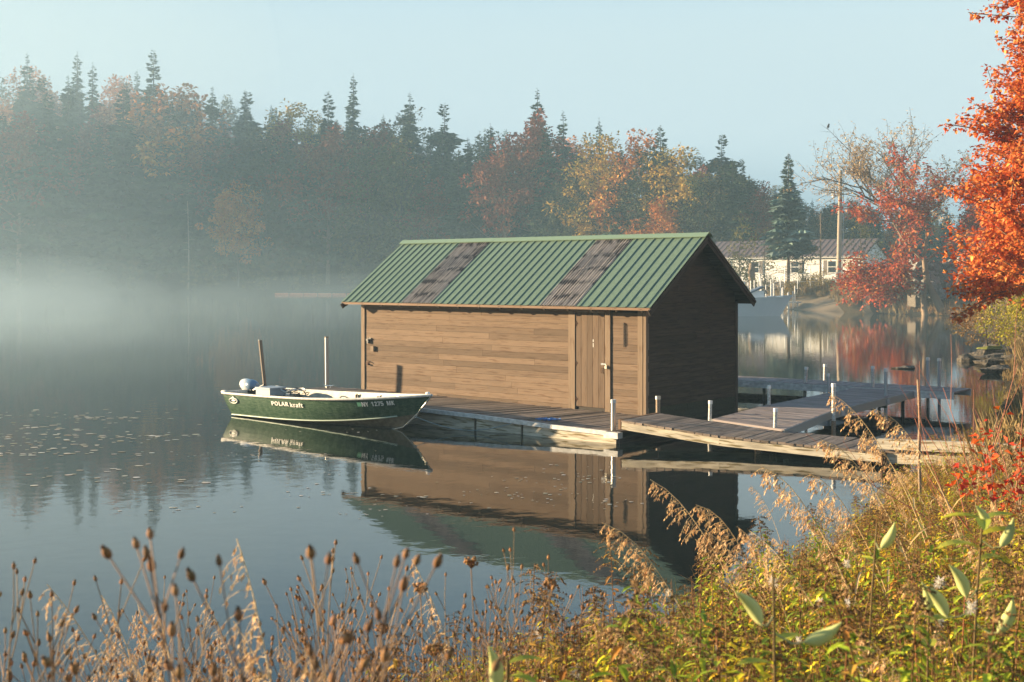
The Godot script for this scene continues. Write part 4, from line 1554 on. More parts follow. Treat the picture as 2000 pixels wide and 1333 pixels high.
	m.rod(Vector3(0.2, 0.4, 0.05), Vector3(0.32, 10.0, 0.05), 0.035, 0.035, 6)
	part(pole, "conduit", m.mesh(), M.galvanised)
	m = MB.new()
	m.tube(PackedVector3Array([Vector3(0, 8.3, 0.1), Vector3(-0.35, 8.45, 0.2), Vector3(-0.62, 8.4, 0.25)]), fill(0.03, 3), 6)
	part(pole, "lamp_arm", m.mesh(), M.galvanised)
	m = MB.new()
	m.tube(PackedVector3Array([Vector3(-0.64, 8.62, 0.25), Vector3(-0.64, 8.45, 0.25), Vector3(-0.64, 8.3, 0.25)]), PackedFloat32Array([0.08, 0.17, 0.2]), 10)
	m.egg(T(-0.64, 8.2, 0.25), Vector3(0.17, 0.16, 0.17), 6, 10)
	part(pole, "lamp_head", m.mesh(), M.white_cap)
	# picnic table
	var pt := thing("picnic_table", "small wooden picnic table on the lawn before the bungalow", "table", Vector3(25.0, ground_y(25.0, 117.0), -117.0), 20)
	part(pt, "tabletop", boxed(Vector3(1.8, 0.06, 0.8)), M.pole, T(0, 0.95, 0))
	for s in [0.7, -0.7]:
		part(pt, "bench", boxed(Vector3(1.8, 0.05, 0.28)), M.pole, T(0, 0.6, s))
		part(pt, "leg", boxed(Vector3(0.09, 1.1, 0.09)), M.pole, Transform3D(Basis(Vector3(0, 0, 1), 0.5), Vector3(s * 0.8, 0.5, 0.2)))
		part(pt, "leg", boxed(Vector3(0.09, 1.1, 0.09)), M.pole, Transform3D(Basis(Vector3(0, 0, 1), -0.5), Vector3(s * 0.8, 0.5, -0.2)))
	# culvert pipe in the bank
	var cv := thing("culvert", "round dark culvert mouth in the bank left of the red maple", "culvert", Vector3(28.75, 0.74, -98.6), 0)
	m = MB.new()
	for k in 14:
		var a0 := -0.2
		m.tube(ring_pts(0.86 + (0.03 if k % 2 else 0.0), -0.18 * k), fill(0.07, 25), 5, false)
	part(cv, "pipe", m.mesh(), M.culvert)
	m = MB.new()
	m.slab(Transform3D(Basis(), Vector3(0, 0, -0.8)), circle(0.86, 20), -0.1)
	part(cv, "interior_shade", m.mesh(), M.black)  # black disc that paints the shade inside the pipe
	var md := structure("bank_mound", stone_mesh(140, 0.8), M.earth)
	md.transform = Transform3D(Basis().scaled(Vector3(3.8, 1.9, 2.2)), Vector3(30.3, 0.1, -101.3))
	# orange boom far out
	var bm := thing("floating_boom", "line of faded orange float segments lying across the misty lake", "boom", Vector3(-30.5, 0, -198.0), 0)
	for k in 6:
		m = MB.new()
		m.rod(Vector3(-6.6 + k * 2.3, 0.1, 0.4 * k), Vector3(-6.6 + k * 2.3 + 2.1, 0.1, 0.4 * k + 0.3), 0.2, 0.2, 8)
		part(bm, "float_segment", m.mesh(), M.boom)


func ring_pts(r: float, z: float) -> PackedVector3Array:
	var o := PackedVector3Array()
	for k in 25:
		var t := TAU * k / 24.0
		o.append(Vector3(cos(t) * r, sin(t) * r, z))
	return o


func circle(r: float, n: int) -> PackedVector2Array:
	var o := PackedVector2Array()
	for k in n:
		o.append(Vector2(cos(TAU * k / n) * r, sin(TAU * k / n) * r))
	return o


# ---------------------------------------------------------------- trees
func conifer_meshes(high: float, wide: float, bare: float, c0: Color, c1: Color, droop: float, ragged: float, step := 0.36) -> Array:
	var w := MB.new()
	w.tube(PackedVector3Array([Vector3(0, -0.5, 0), Vector3(rf(-0.1, 0.1), high * 0.5, rf(-0.1, 0.1)), Vector3(0, high * 0.985, 0)]), PackedFloat32Array([high * 0.014, high * 0.009, 0.012]), 6)
	var m := MB.new()
	var y := high * bare
	var skip := rf(0, 10)
	while y < high * 0.99:
		var t := (y - high * bare) / (high * (1.0 - bare))
		var reach := wide * (pow(1.0 - t, 0.82) * (0.72 + 0.28 * smoothstep(0.0, 0.25, t)) + 0.03)
		var lob := 1.0 + ragged * 0.6 * sin(y * 1.7 + skip)
		var n := 6 if reach > 0.7 else 5
		var turn := rf(0, TAU)
		for k in n:
			if rf(0, 1) < ragged * 0.35:
				continue
			var a := turn + TAU * k / n + rf(-0.4, 0.4)
			var l := reach * lob * rf(0.45, 1.2)
			var out := Vector3(cos(a), 0, sin(a))
			var base := Vector3(0, y + rf(-0.55, 0.55) * step, 0)
			var fall := droop * rf(0.2, 1.7) - 0.55 * smoothstep(0.7, 1.0, t)
			var dir := (out + Vector3(0, -fall, 0)).normalized()
			var sd := Vector3(-out.z, 0, out.x)
			m.col = vary(c0.lerp(c1, rf(0, 1)), 0.22)
			var segs := 3 if l > 1.0 else 2
			for q in segs:
				var f := (q + 0.35) / segs
				var p := base + dir * l * f + Vector3(0, 0.10 * l * f * f, 0)
				var sl := l * (0.62 - 0.28 * f) * rf(0.8, 1.2)
				for s in [1.0, -1.0]:
					var d2: Vector3 = (dir * 0.75 + sd * s * 0.75 + Vector3(0, -0.28, 0)).normalized()
					m.leaf(p, d2, (Vector3.UP + sd * s * 0.3).normalized(), sl, sl * 0.62, -0.3)
			m.leaf(base + dir * l * 0.3, dir, Vector3.UP, l * 0.75, l * 0.42, -0.35)
			m.leaf(base + dir * l * 0.4, (dir + Vector3(0, -0.5, 0)).normalized(), sd, l * 0.55, l * 0.4, 0.2)
		y += step * rf(0.75, 1.25) * (1.0 - 0.35 * t)
	return [w.mesh(), m.mesh()]


# a broadleaf tree: limbs that end in clumps of small leaves
func broadleaf_meshes(high: float, wide: float, low: float, clumps: int, per: int, size: float, cols: Array, trunk_r: float, lean := Vector3.ZERO, gap := 0.0, spread_r := 0.0) -> Array:
	var w := MB.new()
	var m := MB.new()
	var fork := high * (low + 0.05)
	var top := Vector3(0, high * 0.62, 0) + lean * high * 0.5
	w.tube(PackedVector3Array([Vector3(0, -0.4, 0), Vector3(rf(-0.1, 0.1), fork * 0.6, rf(-0.1, 0.1)) + lean * fork * 0.5, Vector3(0, fork, 0) + lean * fork, top, top + Vector3(rf(-0.4, 0.4), high * 0.25, rf(-0.4, 0.4))]), PackedFloat32Array([trunk_r * 1.25, trunk_r, trunk_r * 0.85, trunk_r * 0.4, 0.02]), 7)
	for k in clumps:
		# points through an uneven egg-shaped volume, mostly near its skin
		var u := rf(-1, 1)
		var a := rf(0, TAU)
		var r := pow(rf(0.12, 1.0), 0.45)
		var rr := sqrt(1.0 - u * u) * r
		var half := high * (1.0 - low) * 0.5
		var egg := 1.0 - 0.28 * u
		var wob := 1.0 + 0.25 * sin(a * 3.0 + u * 4.0)
		var c := Vector3(cos(a) * rr * wide * egg * wob, high * low + half + u * r * half, sin(a) * rr * wide * egg * wob) + lean * high * 0.4
		if rf(0, 1) < gap:
			continue
		# limb towards it
		if k % 3 == 0:
			var from := Vector3(0, clampf(c.y - rf(0.18, 0.38) * high, fork * 0.8, high * 0.7), 0) + lean * clampf(c.y * 0.7, fork * 0.5, high * 0.6)
			var mid := from.lerp(c, 0.5) + Vector3(0, -0.03 * high, 0)
			w.tube(PackedVector3Array([from, mid, c]), PackedFloat32Array([trunk_r * 0.34, trunk_r * 0.18, trunk_r * 0.06]), 4, false)
		var cr := (spread_r if spread_r > 0.0 else wide * 0.26) * rf(0.65, 1.3)
		var base_col: Color = cols[rng.randi() % cols.size()]
		for q in per:
			var d := Vector3(rf(-1, 1), rf(-0.75, 0.75), rf(-1, 1))
			if d.length() > 1.0:
				d = d.normalized() * rf(0.5, 1.0)
			var dir := (d + Vector3(rf(-0.6, 0.6), rf(-0.8, 0.4), rf(-0.6, 0.6))).normalized()
			var up := Vector3(rf(-0.6, 0.6), 1, rf(-0.6, 0.6)).normalized()
			if absf(up.dot(dir)) > 0.95:
				up = Vector3(1, 0.2, 0).normalized()
			m.col = vary(base_col, 0.2)
			m.leaf(c + d * cr, dir, up, size * rf(0.7, 1.25), size * rf(0.6, 0.95))
	return [w.mesh(), m.mesh()]


func tree(called: String, meshes: Array, bark: Material, leaf: Material, label: String, at: Vector3, turn: float, group := "", scale := Vector3.ONE) -> Node3D:
	var t := thing(called, label, "tree", at, turn, group)
	part(t, "trunk", meshes[0], bark)
	var cr := part(t, "crown", meshes[1], leaf)
	cr.set_meta("kind", "stuff")
	t.scale = scale
	return t


func wood_words(kind: int, bearing: float, row: int) -> String:
	var what: String = ["slim dark conifer", "tall ragged conifer", "bushy conifer", "narrow dark spruce", "open crooked pine", "orange broadleaf tree", "rust red broadleaf tree", "golden broadleaf tree", "olive green broadleaf tree", "dull green broadleaf tree", "spreading orange tree", "low waterline thicket tree"][kind]
	var level := "low by the far water" if row < 2 else ("halfway up the far slope" if row < 5 else "near the far skyline")
	var zone := "behind the white bungalow"
	for z in [[-0.40, "at the misty left end"], [-0.33, "near the misty left end"], [-0.27, "well left of the lone orange tree"], [-0.225, "just left of the lone orange tree"], [-0.17, "just right of the lone orange tree"], [-0.12, "left of the boathouse roof"], [-0.07, "above the roof's left end"], [-0.02, "above the left skylight"], [0.03, "above the roof's middle"], [0.08, "left of the right skylight"], [0.12, "above the right skylight"], [0.16, "above the roof's right end"], [0.20, "right of the gable peak"], [0.24, "behind the blue-green spruce"]]:
		if bearing < z[0]:
			zone = z[1]
			break
	return what + " " + level + " " + zone


func forest() -> void:
	var green0 := Color(0.020, 0.042, 0.020)
	var green1 := Color(0.058, 0.090, 0.038)
	var protos: Array = []
	for k in 5:
		var hi := [22.0, 25.0, 19.0, 23.0, 21.0][k] as float
		var me := conifer_meshes(hi, [3.6, 4.1, 3.9, 3.0, 4.4][k], [0.12, 0.18, 0.08, 0.1, 0.22][k], green0, green1, [0.35, 0.5, 0.25, 0.45, 0.2][k], [0.3, 0.5, 0.25, 0.3, 0.8][k], 0.44)
		protos.append([me, "conifer_tree", M.bark, M.needle, hi])
	var orange := [Color(0.54, 0.20, 0.03), Color(0.46, 0.16, 0.03), Color(0.58, 0.27, 0.05)]
	var rust := [Color(0.26, 0.075, 0.035), Color(0.20, 0.06, 0.03), Color(0.30, 0.11, 0.05)]
	var gold := [Color(0.52, 0.33, 0.05), Color(0.44, 0.27, 0.05), Color(0.34, 0.25, 0.05)]
	var olive := [Color(0.10, 0.10, 0.03), Color(0.07, 0.085, 0.03), Color(0.15, 0.13, 0.04)]
	var dull := [Color(0.05, 0.07, 0.028), Color(0.075, 0.08, 0.035), Color(0.10, 0.085, 0.04)]
	for set in [[orange, 16.0, 4.6, 0.3], [rust, 17.0, 4.8, 0.32], [gold, 18.0, 5.0, 0.3], [olive, 18.0, 5.2, 0.08], [dull, 17.0, 5.0, 0.04], [orange, 15.0, 5.2, 0.22]]:
		var me := broadleaf_meshes(set[1], set[2], set[3], 95, 44, 0.42, set[0], 0.22, Vector3.ZERO, 0.0, 0.95)
		protos.append([me, "broadleaf_tree", M.bark_brown if set[3] > 0.25 else M.bark, M.leaf_far, set[1]])
	var words := ["slim dark conifer in the misty forest across the lake", "tall ragged conifer in the misty forest across the lake", "bushy conifer in the misty forest across the lake", "narrow dark spruce in the misty forest across the lake", "open crooked pine in the misty forest across the lake", "orange broadleaf tree in the forest across the lake", "rust red broadleaf tree in the forest across the lake", "golden broadleaf tree in the forest across the lake", "olive green broadleaf tree in the forest across the lake", "dull green broadleaf tree in the forest across the lake", "spreading orange tree in the forest across the lake"]
	var made := {}
	var put := func(kind: int, x: float, d: float, hgt: float, label: String) -> void:
		var p: Array = protos[kind]
		var k: float = hgt / p[4]
		var w: float = k * rf(0.9, 1.15)
		var at := Vector3(x, ground_y(x, d) - 0.2, -d)
		if not made.has(kind):
			made[kind] = tree(p[1], p[0], p[2], p[3], words[kind], at, rf(0, 360), "trees of the misty forest across the lake", Vector3(w, k, w))
			if label:
				made[kind].set_meta("label", label)
		else:
			copy(made[kind], at, rf(0, 360), Vector3(w, k, w), label if label else words[kind])
	# first of each kind deep in the wood, so that the copies below carry their own words
	for k in protos.size():
		put.call(k, -66.0 + k * 6.0, 262.0, 17.0, "")
	# trees one can pick out: kind, x, distance, height of the top over the lake, words
	var chosen := [
		[1, -53.3, 225.0, 37.5, "tall conifer with lit flank standing above the lone orange tree"],
		[0, -94.0, 245.0, 47.0, "pointed conifer high at the misty forest's left end"],
		[3, -86.0, 250.0, 48.0, "second misty conifer tip from the forest's left end"],
		[2, -66.6, 235.0, 45.5, "broad dark conifer whose top stands highest on the left skyline"],
		[3, -32.0, 255.0, 44.5, "pale pointed spruce on the misty skyline above the left of the roof"],
		[2, -33.5, 230.0, 37.0, "dense dark conifer below the pale pointed spruce"],
		[0, -19.4, 240.0, 38.5, "conifer tip on the skyline above the boathouse's left roof end"],
		[4, -12.0, 225.0, 34.0, "flat-topped pine on the skyline above the boathouse's left skylight"],
		[0, 4.35, 215.0, 35.5, "tallest pointed conifer on the skyline above the middle of the roof"],
		[0, 8.5, 210.0, 31.0, "slim pointed conifer right of the tallest skyline conifer"],
		[3, 13.8, 200.0, 28.5, "small dark spruce tip on the skyline above the right skylight"],
		[6, 3.1, 193.0, 28.0, "rust red maple with pale forked trunk above the roof's middle"],
		[7, 12.0, 172.0, 22.7, "golden tree hanging over the roof ridge above the right skylight"],
		[5, 16.7, 168.0, 22.0, "orange gold tree above the roof's right end"],
		[7, 20.9, 158.0, 19.5, "golden tree with grey twin trunks just left of the gable peak"],
		[5, 18.0, 153.0, 12.5, "small orange tree just behind the roof ridge right end"],
		[2, 22.3, 190.0, 26.0, "dark conifer on the skyline right of the gable peak"],
		[4, 30.7, 185.0, 24.0, "broad misty pine at the right end of the forest skyline"],
		[8, 28.5, 162.0, 14.0, "brownish thicket tree behind the bungalow's left end"],
		[6, -24.0, 222.0, 29.5, "orange red tree glowing mid-forest above the roof's left end"],
		[7, -40.5, 238.0, 36.0, "yellow lit treetop in the middle of the left skyline"],
		[10, -62.0, 232.0, 38.0, "faint orange treetop right of the broad dark conifer"]]
	for c in chosen:
		put.call(c[0], c[1], c[2], c[3] - ground_y(c[1], c[2]), c[4])
	var lone := broadleaf_meshes(17.5, 4.9, 0.22, 150, 60, 0.40, [Color(0.60, 0.20, 0.035), Color(0.54, 0.16, 0.03), Color(0.62, 0.26, 0.05)], 0.2, Vector3.ZERO, 0.0, 0.9)
	tree("broadleaf_tree", lone, M.bark, M.leaf_far, "lone bright orange tree low at the misty waterline across the lake", Vector3(-46.0, ground_y(-46.0, 214.5) + 1.2, -212.0), 0, "trees of the misty forest across the lake")
	# the rest of the wood in uneven rows up the slope
	var line := [Vector2(-135, 213), Vector2(-100, 218), Vector2(-70, 218), Vector2(-40, 214), Vector2(-18, 203), Vector2(0, 187), Vector2(13.2, 163), Vector2(23.0, 143), Vector2(34, 150), Vector2(60, 154)]
	var depths := [4.0, 9.0, 15.0, 22.0, 30.0, 39.0, 50.0, 63.0, 80.0]
	# how high the wood reaches, by bearing (x over distance): height over the eye per metre
	var reach := [Vector2(-0.45, 0.170), Vector2(-0.40, 0.172), Vector2(-0.30, 0.176), Vector2(-0.27, 0.150), Vector2(-0.20, 0.146), Vector2(-0.12, 0.136), Vector2(-0.06, 0.126), Vector2(0.0, 0.130), Vector2(0.06, 0.124), Vector2(0.10, 0.112), Vector2(0.14, 0.098), Vector2(0.18, 0.094), Vector2(0.195, 0.076), Vector2(0.23, 0.066), Vector2(0.30, 0.060), Vector2(0.45, 0.060)]
	for j in depths.size():
		for k in line.size() - 1:
			var a: Vector2 = line[k]
			var b: Vector2 = line[k + 1]
			var nrm := (b - a).normalized().orthogonal()
			if nrm.y < 0:
				nrm = -nrm
			if k >= line.size() - 3:
				nrm = Vector2(0.1, 1)
			var step := 5.2 + j * 0.45
			var n := maxi(1, int(a.distance_to(b) / step))
			for q in n:
				var p: Vector2 = a.lerp(b, (q + rf(0.1, 0.9)) / n) + nrm * (depths[j] * rf(0.9, 1.1) + rf(-1.5, 1.5))
				if p.x > 19.0 and p.y < 149.0:
					continue
				var bearing := p.x / p.y
				if p.y > 330 or bearing < -0.56 or bearing > 0.46:
					continue
				var lim := 0.06
				for i in reach.size() - 1:
					if bearing >= reach[i].x and bearing <= reach[i + 1].x:
						lim = lerpf(reach[i].y, reach[i + 1].y, (bearing - reach[i].x) / (reach[i + 1].x - reach[i].x))
				var most: float = EYE + lim * p.y * rf(0.80, 1.03) - ground_y(p.x, p.y)
				if most < 5.0:
					continue
				var roll := rf(0, 1)
				var kind := 0
				if roll < 0.66:
					kind = [0, 1, 2, 3, 4, 2, 3][rng.randi() % 7]
				elif j < 3:
					kind = [9, 8, 9, 9, 8, 6, 9, 9][rng.randi() % 8]
				else:
					kind = [5, 6, 7, 8, 9, 5, 7, 9, 10, 7][rng.randi() % 10]
				var big := lerpf(31.0, 23.0, smoothstep(-80.0, 40.0, p.x)) * rf(0.75, 1.15) * (1.0 if kind < 5 else 0.88)
				put.call(kind, p.x, p.y, minf(big, most), wood_words(kind, bearing, j))
		# thick low growth along the waterline
		if j == 0:
			for k in line.size() - 2:
				var n := int(line[k].distance_to(line[k + 1]) / 4.2)
				for q in n:
					var p: Vector2 = line[k].lerp(line[k + 1], (q + rf(0.1, 0.9)) / n) + Vector2(rf(-1, 1), rf(-1.5, 2.0))
					if p.x > 20.0 and p.y < 147.0:
						continue
					put.call(8 + rng.randi() % 2, p.x, p.y, rf(3.5, 7.5), wood_words(11, p.x / p.y, 0))
	# pale dead trunks
	var sn := MB.new()
	sn.tube(PackedVector3Array([Vector3(0, -1, 0), Vector3(0.1, 7, 0), Vector3(-0.1, 15.5, 0)]), PackedFloat32Array([0.18, 0.13, 0.05]), 6)
	for k in 24:
		var y := rf(3.0, 14.5)
		var a := rf(0, TAU)
		sn.rod(Vector3(0, y, 0), Vector3(cos(a) * rf(0.4, 1.3), y - rf(-0.1, 0.5), sin(a) * rf(0.4, 1.3)), 0.045, 0.015, 4)
	var snag := sn.mesh()
	var s1 := part(self, "dead_trunk", snag, M.bark_pale, Transform3D(Basis(), Vector3(-55.6, ground_y(-55.6, 217) - 0.5, -217)))
	tag(s1, "bare white dead trunk above the lone orange tree's left side", "tree")
	var s2 := part(self, "dead_trunk", snag, M.bark_pale, Transform3D(Basis(Vector3.UP, 2.0).scaled(Vector3(0.8, 1.0, 0.8)), Vector3(-46.9, ground_y(-46.9, 229) + 8.0, -229)))
	tag(s2, "thin bare white dead top beside the tall lit conifer", "tree")


# ---------------------------------------------------------------- trees round the cove
func grow(w: MB, m: MB, p: Vector3, dir: Vector3, len: float, r: float, depth: int, spec: Dictionary) -> void:
	var n := 4
	var pts := PackedVector3Array([p])
	var rad := PackedFloat32Array([r])
	var d := dir
	var at := p
	for k in n:
		d = (d + Vector3(rf(-1, 1), rf(-0.6, 1.0) * spec.get("rise", 0.6), rf(-1, 1)) * spec.get("wander", 0.16)).normalized()
		at += d * len / n
		pts.append(at)
		rad.append(lerpf(r, r * 0.55, float(k + 1) / n))
	w.tube(pts, rad, 6 if r > 0.04 else (4 if r > 0.012 else 3), false)
	if depth <= spec.leaf_from:
		var count: int = spec.leaves
		for q in count:
			var f := rf(0.15, 1.05) * n
			var i := mini(int(f), n - 1)
			var c := pts[i].lerp(pts[i + 1], f - i)
			var od := (Vector3(rf(-1, 1), rf(-1, 0.5), rf(-1, 1))).normalized()
			var up := (Vector3(rf(-0.7, 0.7), 1.0, rf(-0.7, 0.7))).normalized()
			if absf(od.dot(up)) > 0.95:
				up = Vector3(1, 0.1, 0).normalized()
			var cols: Array = spec.cols
			m.col = vary(cols[rng.randi() % cols.size()], 0.28)
			var sz: float = spec.size * rf(0.55, 1.35)
			m.leaf(c + od * rf(0.0, spec.off), od, up, sz, sz * spec.get("slim", 0.8))
	if depth == 0:
		return
	var kids: int = spec.kids
	for k in kids:
		var f := lerpf(0.35, 1.0, (k + rf(0.2, 0.8)) / kids) * n
		var i := mini(int(f), n - 1)
		var c := pts[i].lerp(pts[i + 1], f - i)
		var axis := d.cross(Vector3(rf(-1, 1), rf(-1, 1), rf(-1, 1))).normalized()
		var nd := d.rotated(axis, rf(0.35, 0.85) * spec.get("open", 1.0))
		nd = (nd + Vector3(0, spec.get("lift", 0.1), 0)).normalized()
		grow(w, m, c, nd, len * rf(0.58, 0.82), r * rf(0.45, 0.62), depth - 1, spec)


func shore_trees() -> void:
	# tall thin-leaved tree behind the red maple
	var w := MB.new()
	var m := MB.new()
	var pale := [Color(0.42, 0.28, 0.12), Color(0.36, 0.25, 0.14), Color(0.46, 0.33, 0.19)]
	var spec := {"leaf_from": 1, "leaves": 15, "cols": pale, "size": 0.22, "off": 0.3, "kids": 4, "wander": 0.2, "open": 1.15, "lift": 0.12, "slim": 0.5}
	w.tube(PackedVector3Array([Vector3(0.2, -0.6, 0), Vector3(-0.1, 2.5, 0), Vector3(0.15, 5.0, 0), Vector3(0.1, 7.4, 0)]), PackedFloat32Array([0.34, 0.24, 0.2, 0.17]), 8)
	for b in [[Vector3(-0.75, 0.75, 0.1), 4.8, 0.13], [Vector3(0.1, 1, 0.2), 4.5, 0.12], [Vector3(0.55, 0.85, -0.2), 3.8, 0.11], [Vector3(-0.35, 1, -0.4), 3.8, 0.11], [Vector3(-0.9, 0.4, 0.3), 4.0, 0.09], [Vector3(0.85, 0.5, 0.2), 3.8, 0.09]]:
		grow(w, m, Vector3(0.1, 6.0 + rf(-0.6, 1.2), 0), b[0].normalized(), b[1], b[2], 3, spec)
	var x := 31.0
	var d := 101.0
	tree("willow_tree", [w.mesh(), m.mesh()], M.bark, M.leaf, "tall nearly bare tree with thin straw leaves rising above the red maple", Vector3(x, ground_y(x, d), -d), 0)
	# bird on its outer twig
	var bd := thing("bird", "small dark bird perched high at the bare tree's outer twig", "bird", Vector3(25.15, 14.85, -100.5), 60)
	var bm := MB.new()
	bm.egg(Transform3D(Basis(Vector3(0, 0, 1), 0.6), Vector3(0, 0, 0)), Vector3(0.19, 0.11, 0.10), 7, 9)
	bm.egg(T(0.15, 0.15, 0), Vector3(0.085, 0.08, 0.075), 6, 8)
	bm.rod(Vector3(0.2, 0.15, 0), Vector3(0.30, 0.13, 0), 0.025, 0.002, 5)
	bm.leaf(Vector3(-0.12, -0.06, 0), Vector3(-0.8, -0.6, 0).normalized(), Vector3(-0.5, 0.8, 0).normalized(), 0.3, 0.1)
	bm.rod(Vector3(0, -0.1, 0.03), Vector3(0.03, -0.22, 0.03), 0.01, 0.01, 4)
	part(bd, "body", bm.mesh(), M.plumage)
	var pr := MB.new()
	pr.tube(PackedVector3Array([Vector3(29.5, 9.6, -100.9), Vector3(27.6, 12.2, -100.7), Vector3(26.2, 13.6, -100.6), Vector3(25.0, 14.75, -100.5)]), PackedFloat32Array([0.05, 0.035, 0.022, 0.010]), 5)
	for k in 26:
		var f := rf(0.15, 0.98)
		var c := Vector3(29.5, 9.6, -100.9).lerp(Vector3(25.0, 14.75, -100.5), f) + Vector3(0, 0.25 * sin(f * PI), 0)
		pr.rod(c, c + Vector3(rf(-0.9, 0.5), rf(-0.2, 0.9), rf(-0.5, 0.5)), 0.014, 0.005, 3, false)
	var tw := self.find_child("willow_tree", false, false)
	part(tw, "outer_limb", pr.mesh(), M.bark, Transform3D(Basis(), -tw.position))
	# red maple leaning over the culvert bank, several stems
	w = MB.new()
	m = MB.new()
	var reds := [Color(0.40, 0.06, 0.015), Color(0.46, 0.09, 0.02), Color(0.34, 0.05, 0.018), Color(0.44, 0.17, 0.03), Color(0.26, 0.05, 0.015)]
	spec = {"leaf_from": 2, "leaves": 85, "cols": reds, "size": 0.21, "off": 0.65, "kids": 4, "wander": 0.22, "open": 1.1, "lift": 0.05, "slim": 0.85}
	w.tube(PackedVector3Array([Vector3(0.9, -0.9, 0.6), Vector3(0.4, 0.5, 0.3), Vector3(-0.1, 1.7, 0), Vector3(-0.3, 3.4, 0)]), PackedFloat32Array([0.30, 0.24, 0.2, 0.13]), 8)
	w.tube(PackedVector3Array([Vector3(-0.3, -0.7, 0.3), Vector3(-0.4, 0.8, 0.2), Vector3(-0.15, 1.8, 0)]), PackedFloat32Array([0.2, 0.17, 0.13]), 7)
	w.tube(PackedVector3Array([Vector3(1.6, -0.4, 0.2), Vector3(1.7, 1.6, 0), Vector3(2.2, 3.6, 0)]), PackedFloat32Array([0.14, 0.11, 0.07]), 6)
	for b in [[Vector3(-0.1, 2.2, 0), Vector3(-0.9, 0.25, 0.4), 3.0, 0.09], [Vector3(-0.2, 3.0, 0), Vector3(-0.65, 0.75, 0), 3.6, 0.1], [Vector3(-0.3, 3.4, 0), Vector3(0.1, 1, 0.1), 3.7, 0.11], [Vector3(-0.2, 3.0, 0), Vector3(0.7, 0.8, 0.1), 3.5, 0.1], [Vector3(1.7, 2.2, 0), Vector3(0.85, 0.5, 0.2), 3.4, 0.08], [Vector3(2.2, 3.4, 0), Vector3(0.35, 1, 0), 3.2, 0.07], [Vector3(0, 1.6, 0.2), Vector3(-0.75, -0.05, 0.5), 2.6, 0.07], [Vector3(2.0, 2.6, 0.1), Vector3(0.9, 0.15, 0.3), 3.2, 0.06], [Vector3(1.0, 1.8, 0.2), Vector3(0.6, 0.55, 0.6), 3.0, 0.07]]:
		grow(w, m, b[0], b[1].normalized(), b[2], b[3], 2, spec)
	x = 31.2
	d = 94.6
	tree("red_maple", [w.mesh(), m.mesh()], M.bark_brown, M.leaf, "spreading crimson maple leaning over the culvert bank across the cove", Vector3(x, maxf(0.5, ground_y(x, d)), -d), 0, "", Vector3(1.25, 1.15, 1.25))
	# blue spruce with bare lower trunk
	var me := conifer_meshes(12.6, 2.5, 0.27, Color(0.07, 0.105, 0.085), Color(0.14, 0.19, 0.155), 0.18, 0.3, 0.2)
	var tr := MB.new()
	tr.tube(PackedVector3Array([Vector3(0, -0.5, 0), Vector3(0.03, 5.5, 0), Vector3(0, 12.6, 0)]), PackedFloat32Array([0.19, 0.12, 0.015]), 8)
	for k in 60:
		var y := rf(0.9, 5.4)
		var a := rf(0, TAU)
		var l := rf(0.8, 2.1)
		var e := Vector3(cos(a) * l, y - rf(0.0, 0.4), sin(a) * l)
		tr.rod(Vector3(0, y, 0), e, 0.022, 0.008, 4, false)
		for q in 4:
			var f := rf(0.3, 1.0)
			var c := Vector3(0, y, 0).lerp(e, f)
			tr.rod(c, c + Vector3(rf(-0.4, 0.4), rf(-0.2, 0.05), rf(-0.4, 0.4)), 0.012, 0.005, 3, false)
	x = 25.9
	d = 118.5
	tree("spruce_tree", [tr.mesh(), me[1]], M.bark_brown, M.needle, "blue-green spruce with bare twiggy lower trunk before the white bungalow", Vector3(x, ground_y(x, d), -d), 40)
	# stripped pole-like conifer, a thick dead stub, a spindly one with ivy
	tr = MB.new()
	tr.rod(Vector3(0, -0.3, 0), Vector3(0.05, 7.0, 0), 0.12, 0.03, 7)
	for k in 50:
		var y := rf(2.0, 6.8)
		var a := rf(0, TAU)
		var l := rf(0.3, 1.1) * (1.15 - y / 9.0)
		tr.rod(Vector3(0, y, 0), Vector3(cos(a) * l, y - rf(0.0, 0.3), sin(a) * l), 0.016, 0.006, 3, false)
	x = 28.3
	d = 116.0
	tag(part(self, "bare_conifer", tr.mesh(), M.bark_brown, T(x, ground_y(x, d), -d)), "thin stripped conifer stem between the spruce and the utility pole", "tree")
	tr = MB.new()
	tr.tube(PackedVector3Array([Vector3(0, -0.3, 0), Vector3(0.05, 1.5, 0), Vector3(-0.05, 3.0, 0), Vector3(0.03, 3.7, 0)]), PackedFloat32Array([0.42, 0.34, 0.31, 0.27]), 9)
	x = 22.6
	d = 119.0
	tag(part(self, "tree_stub", tr.mesh(), M.bark_brown, T(x, ground_y(x, d), -d)), "thick broken-off tree trunk left of the blue-green spruce", "tree")
	var ol := [Color(0.11, 0.11, 0.03), Color(0.16, 0.14, 0.04), Color(0.08, 0.085, 0.025)]
	me = broadleaf_meshes(8.8, 1.5, 0.12, 40, 22, 0.26, ol, 0.09, Vector3.ZERO, 0.1, 0.5)
	x = 21.8
	d = 121.0
	tree("vine_tree", me, M.bark, M.leaf, "spindly olive-leaved tree hung with vines right of the gable roof", Vector3(x, ground_y(x, d), -d), 0)
	# shrubs along that shore
	var gold := [Color(0.30, 0.22, 0.05), Color(0.20, 0.15, 0.04), Color(0.34, 0.25, 0.09)]
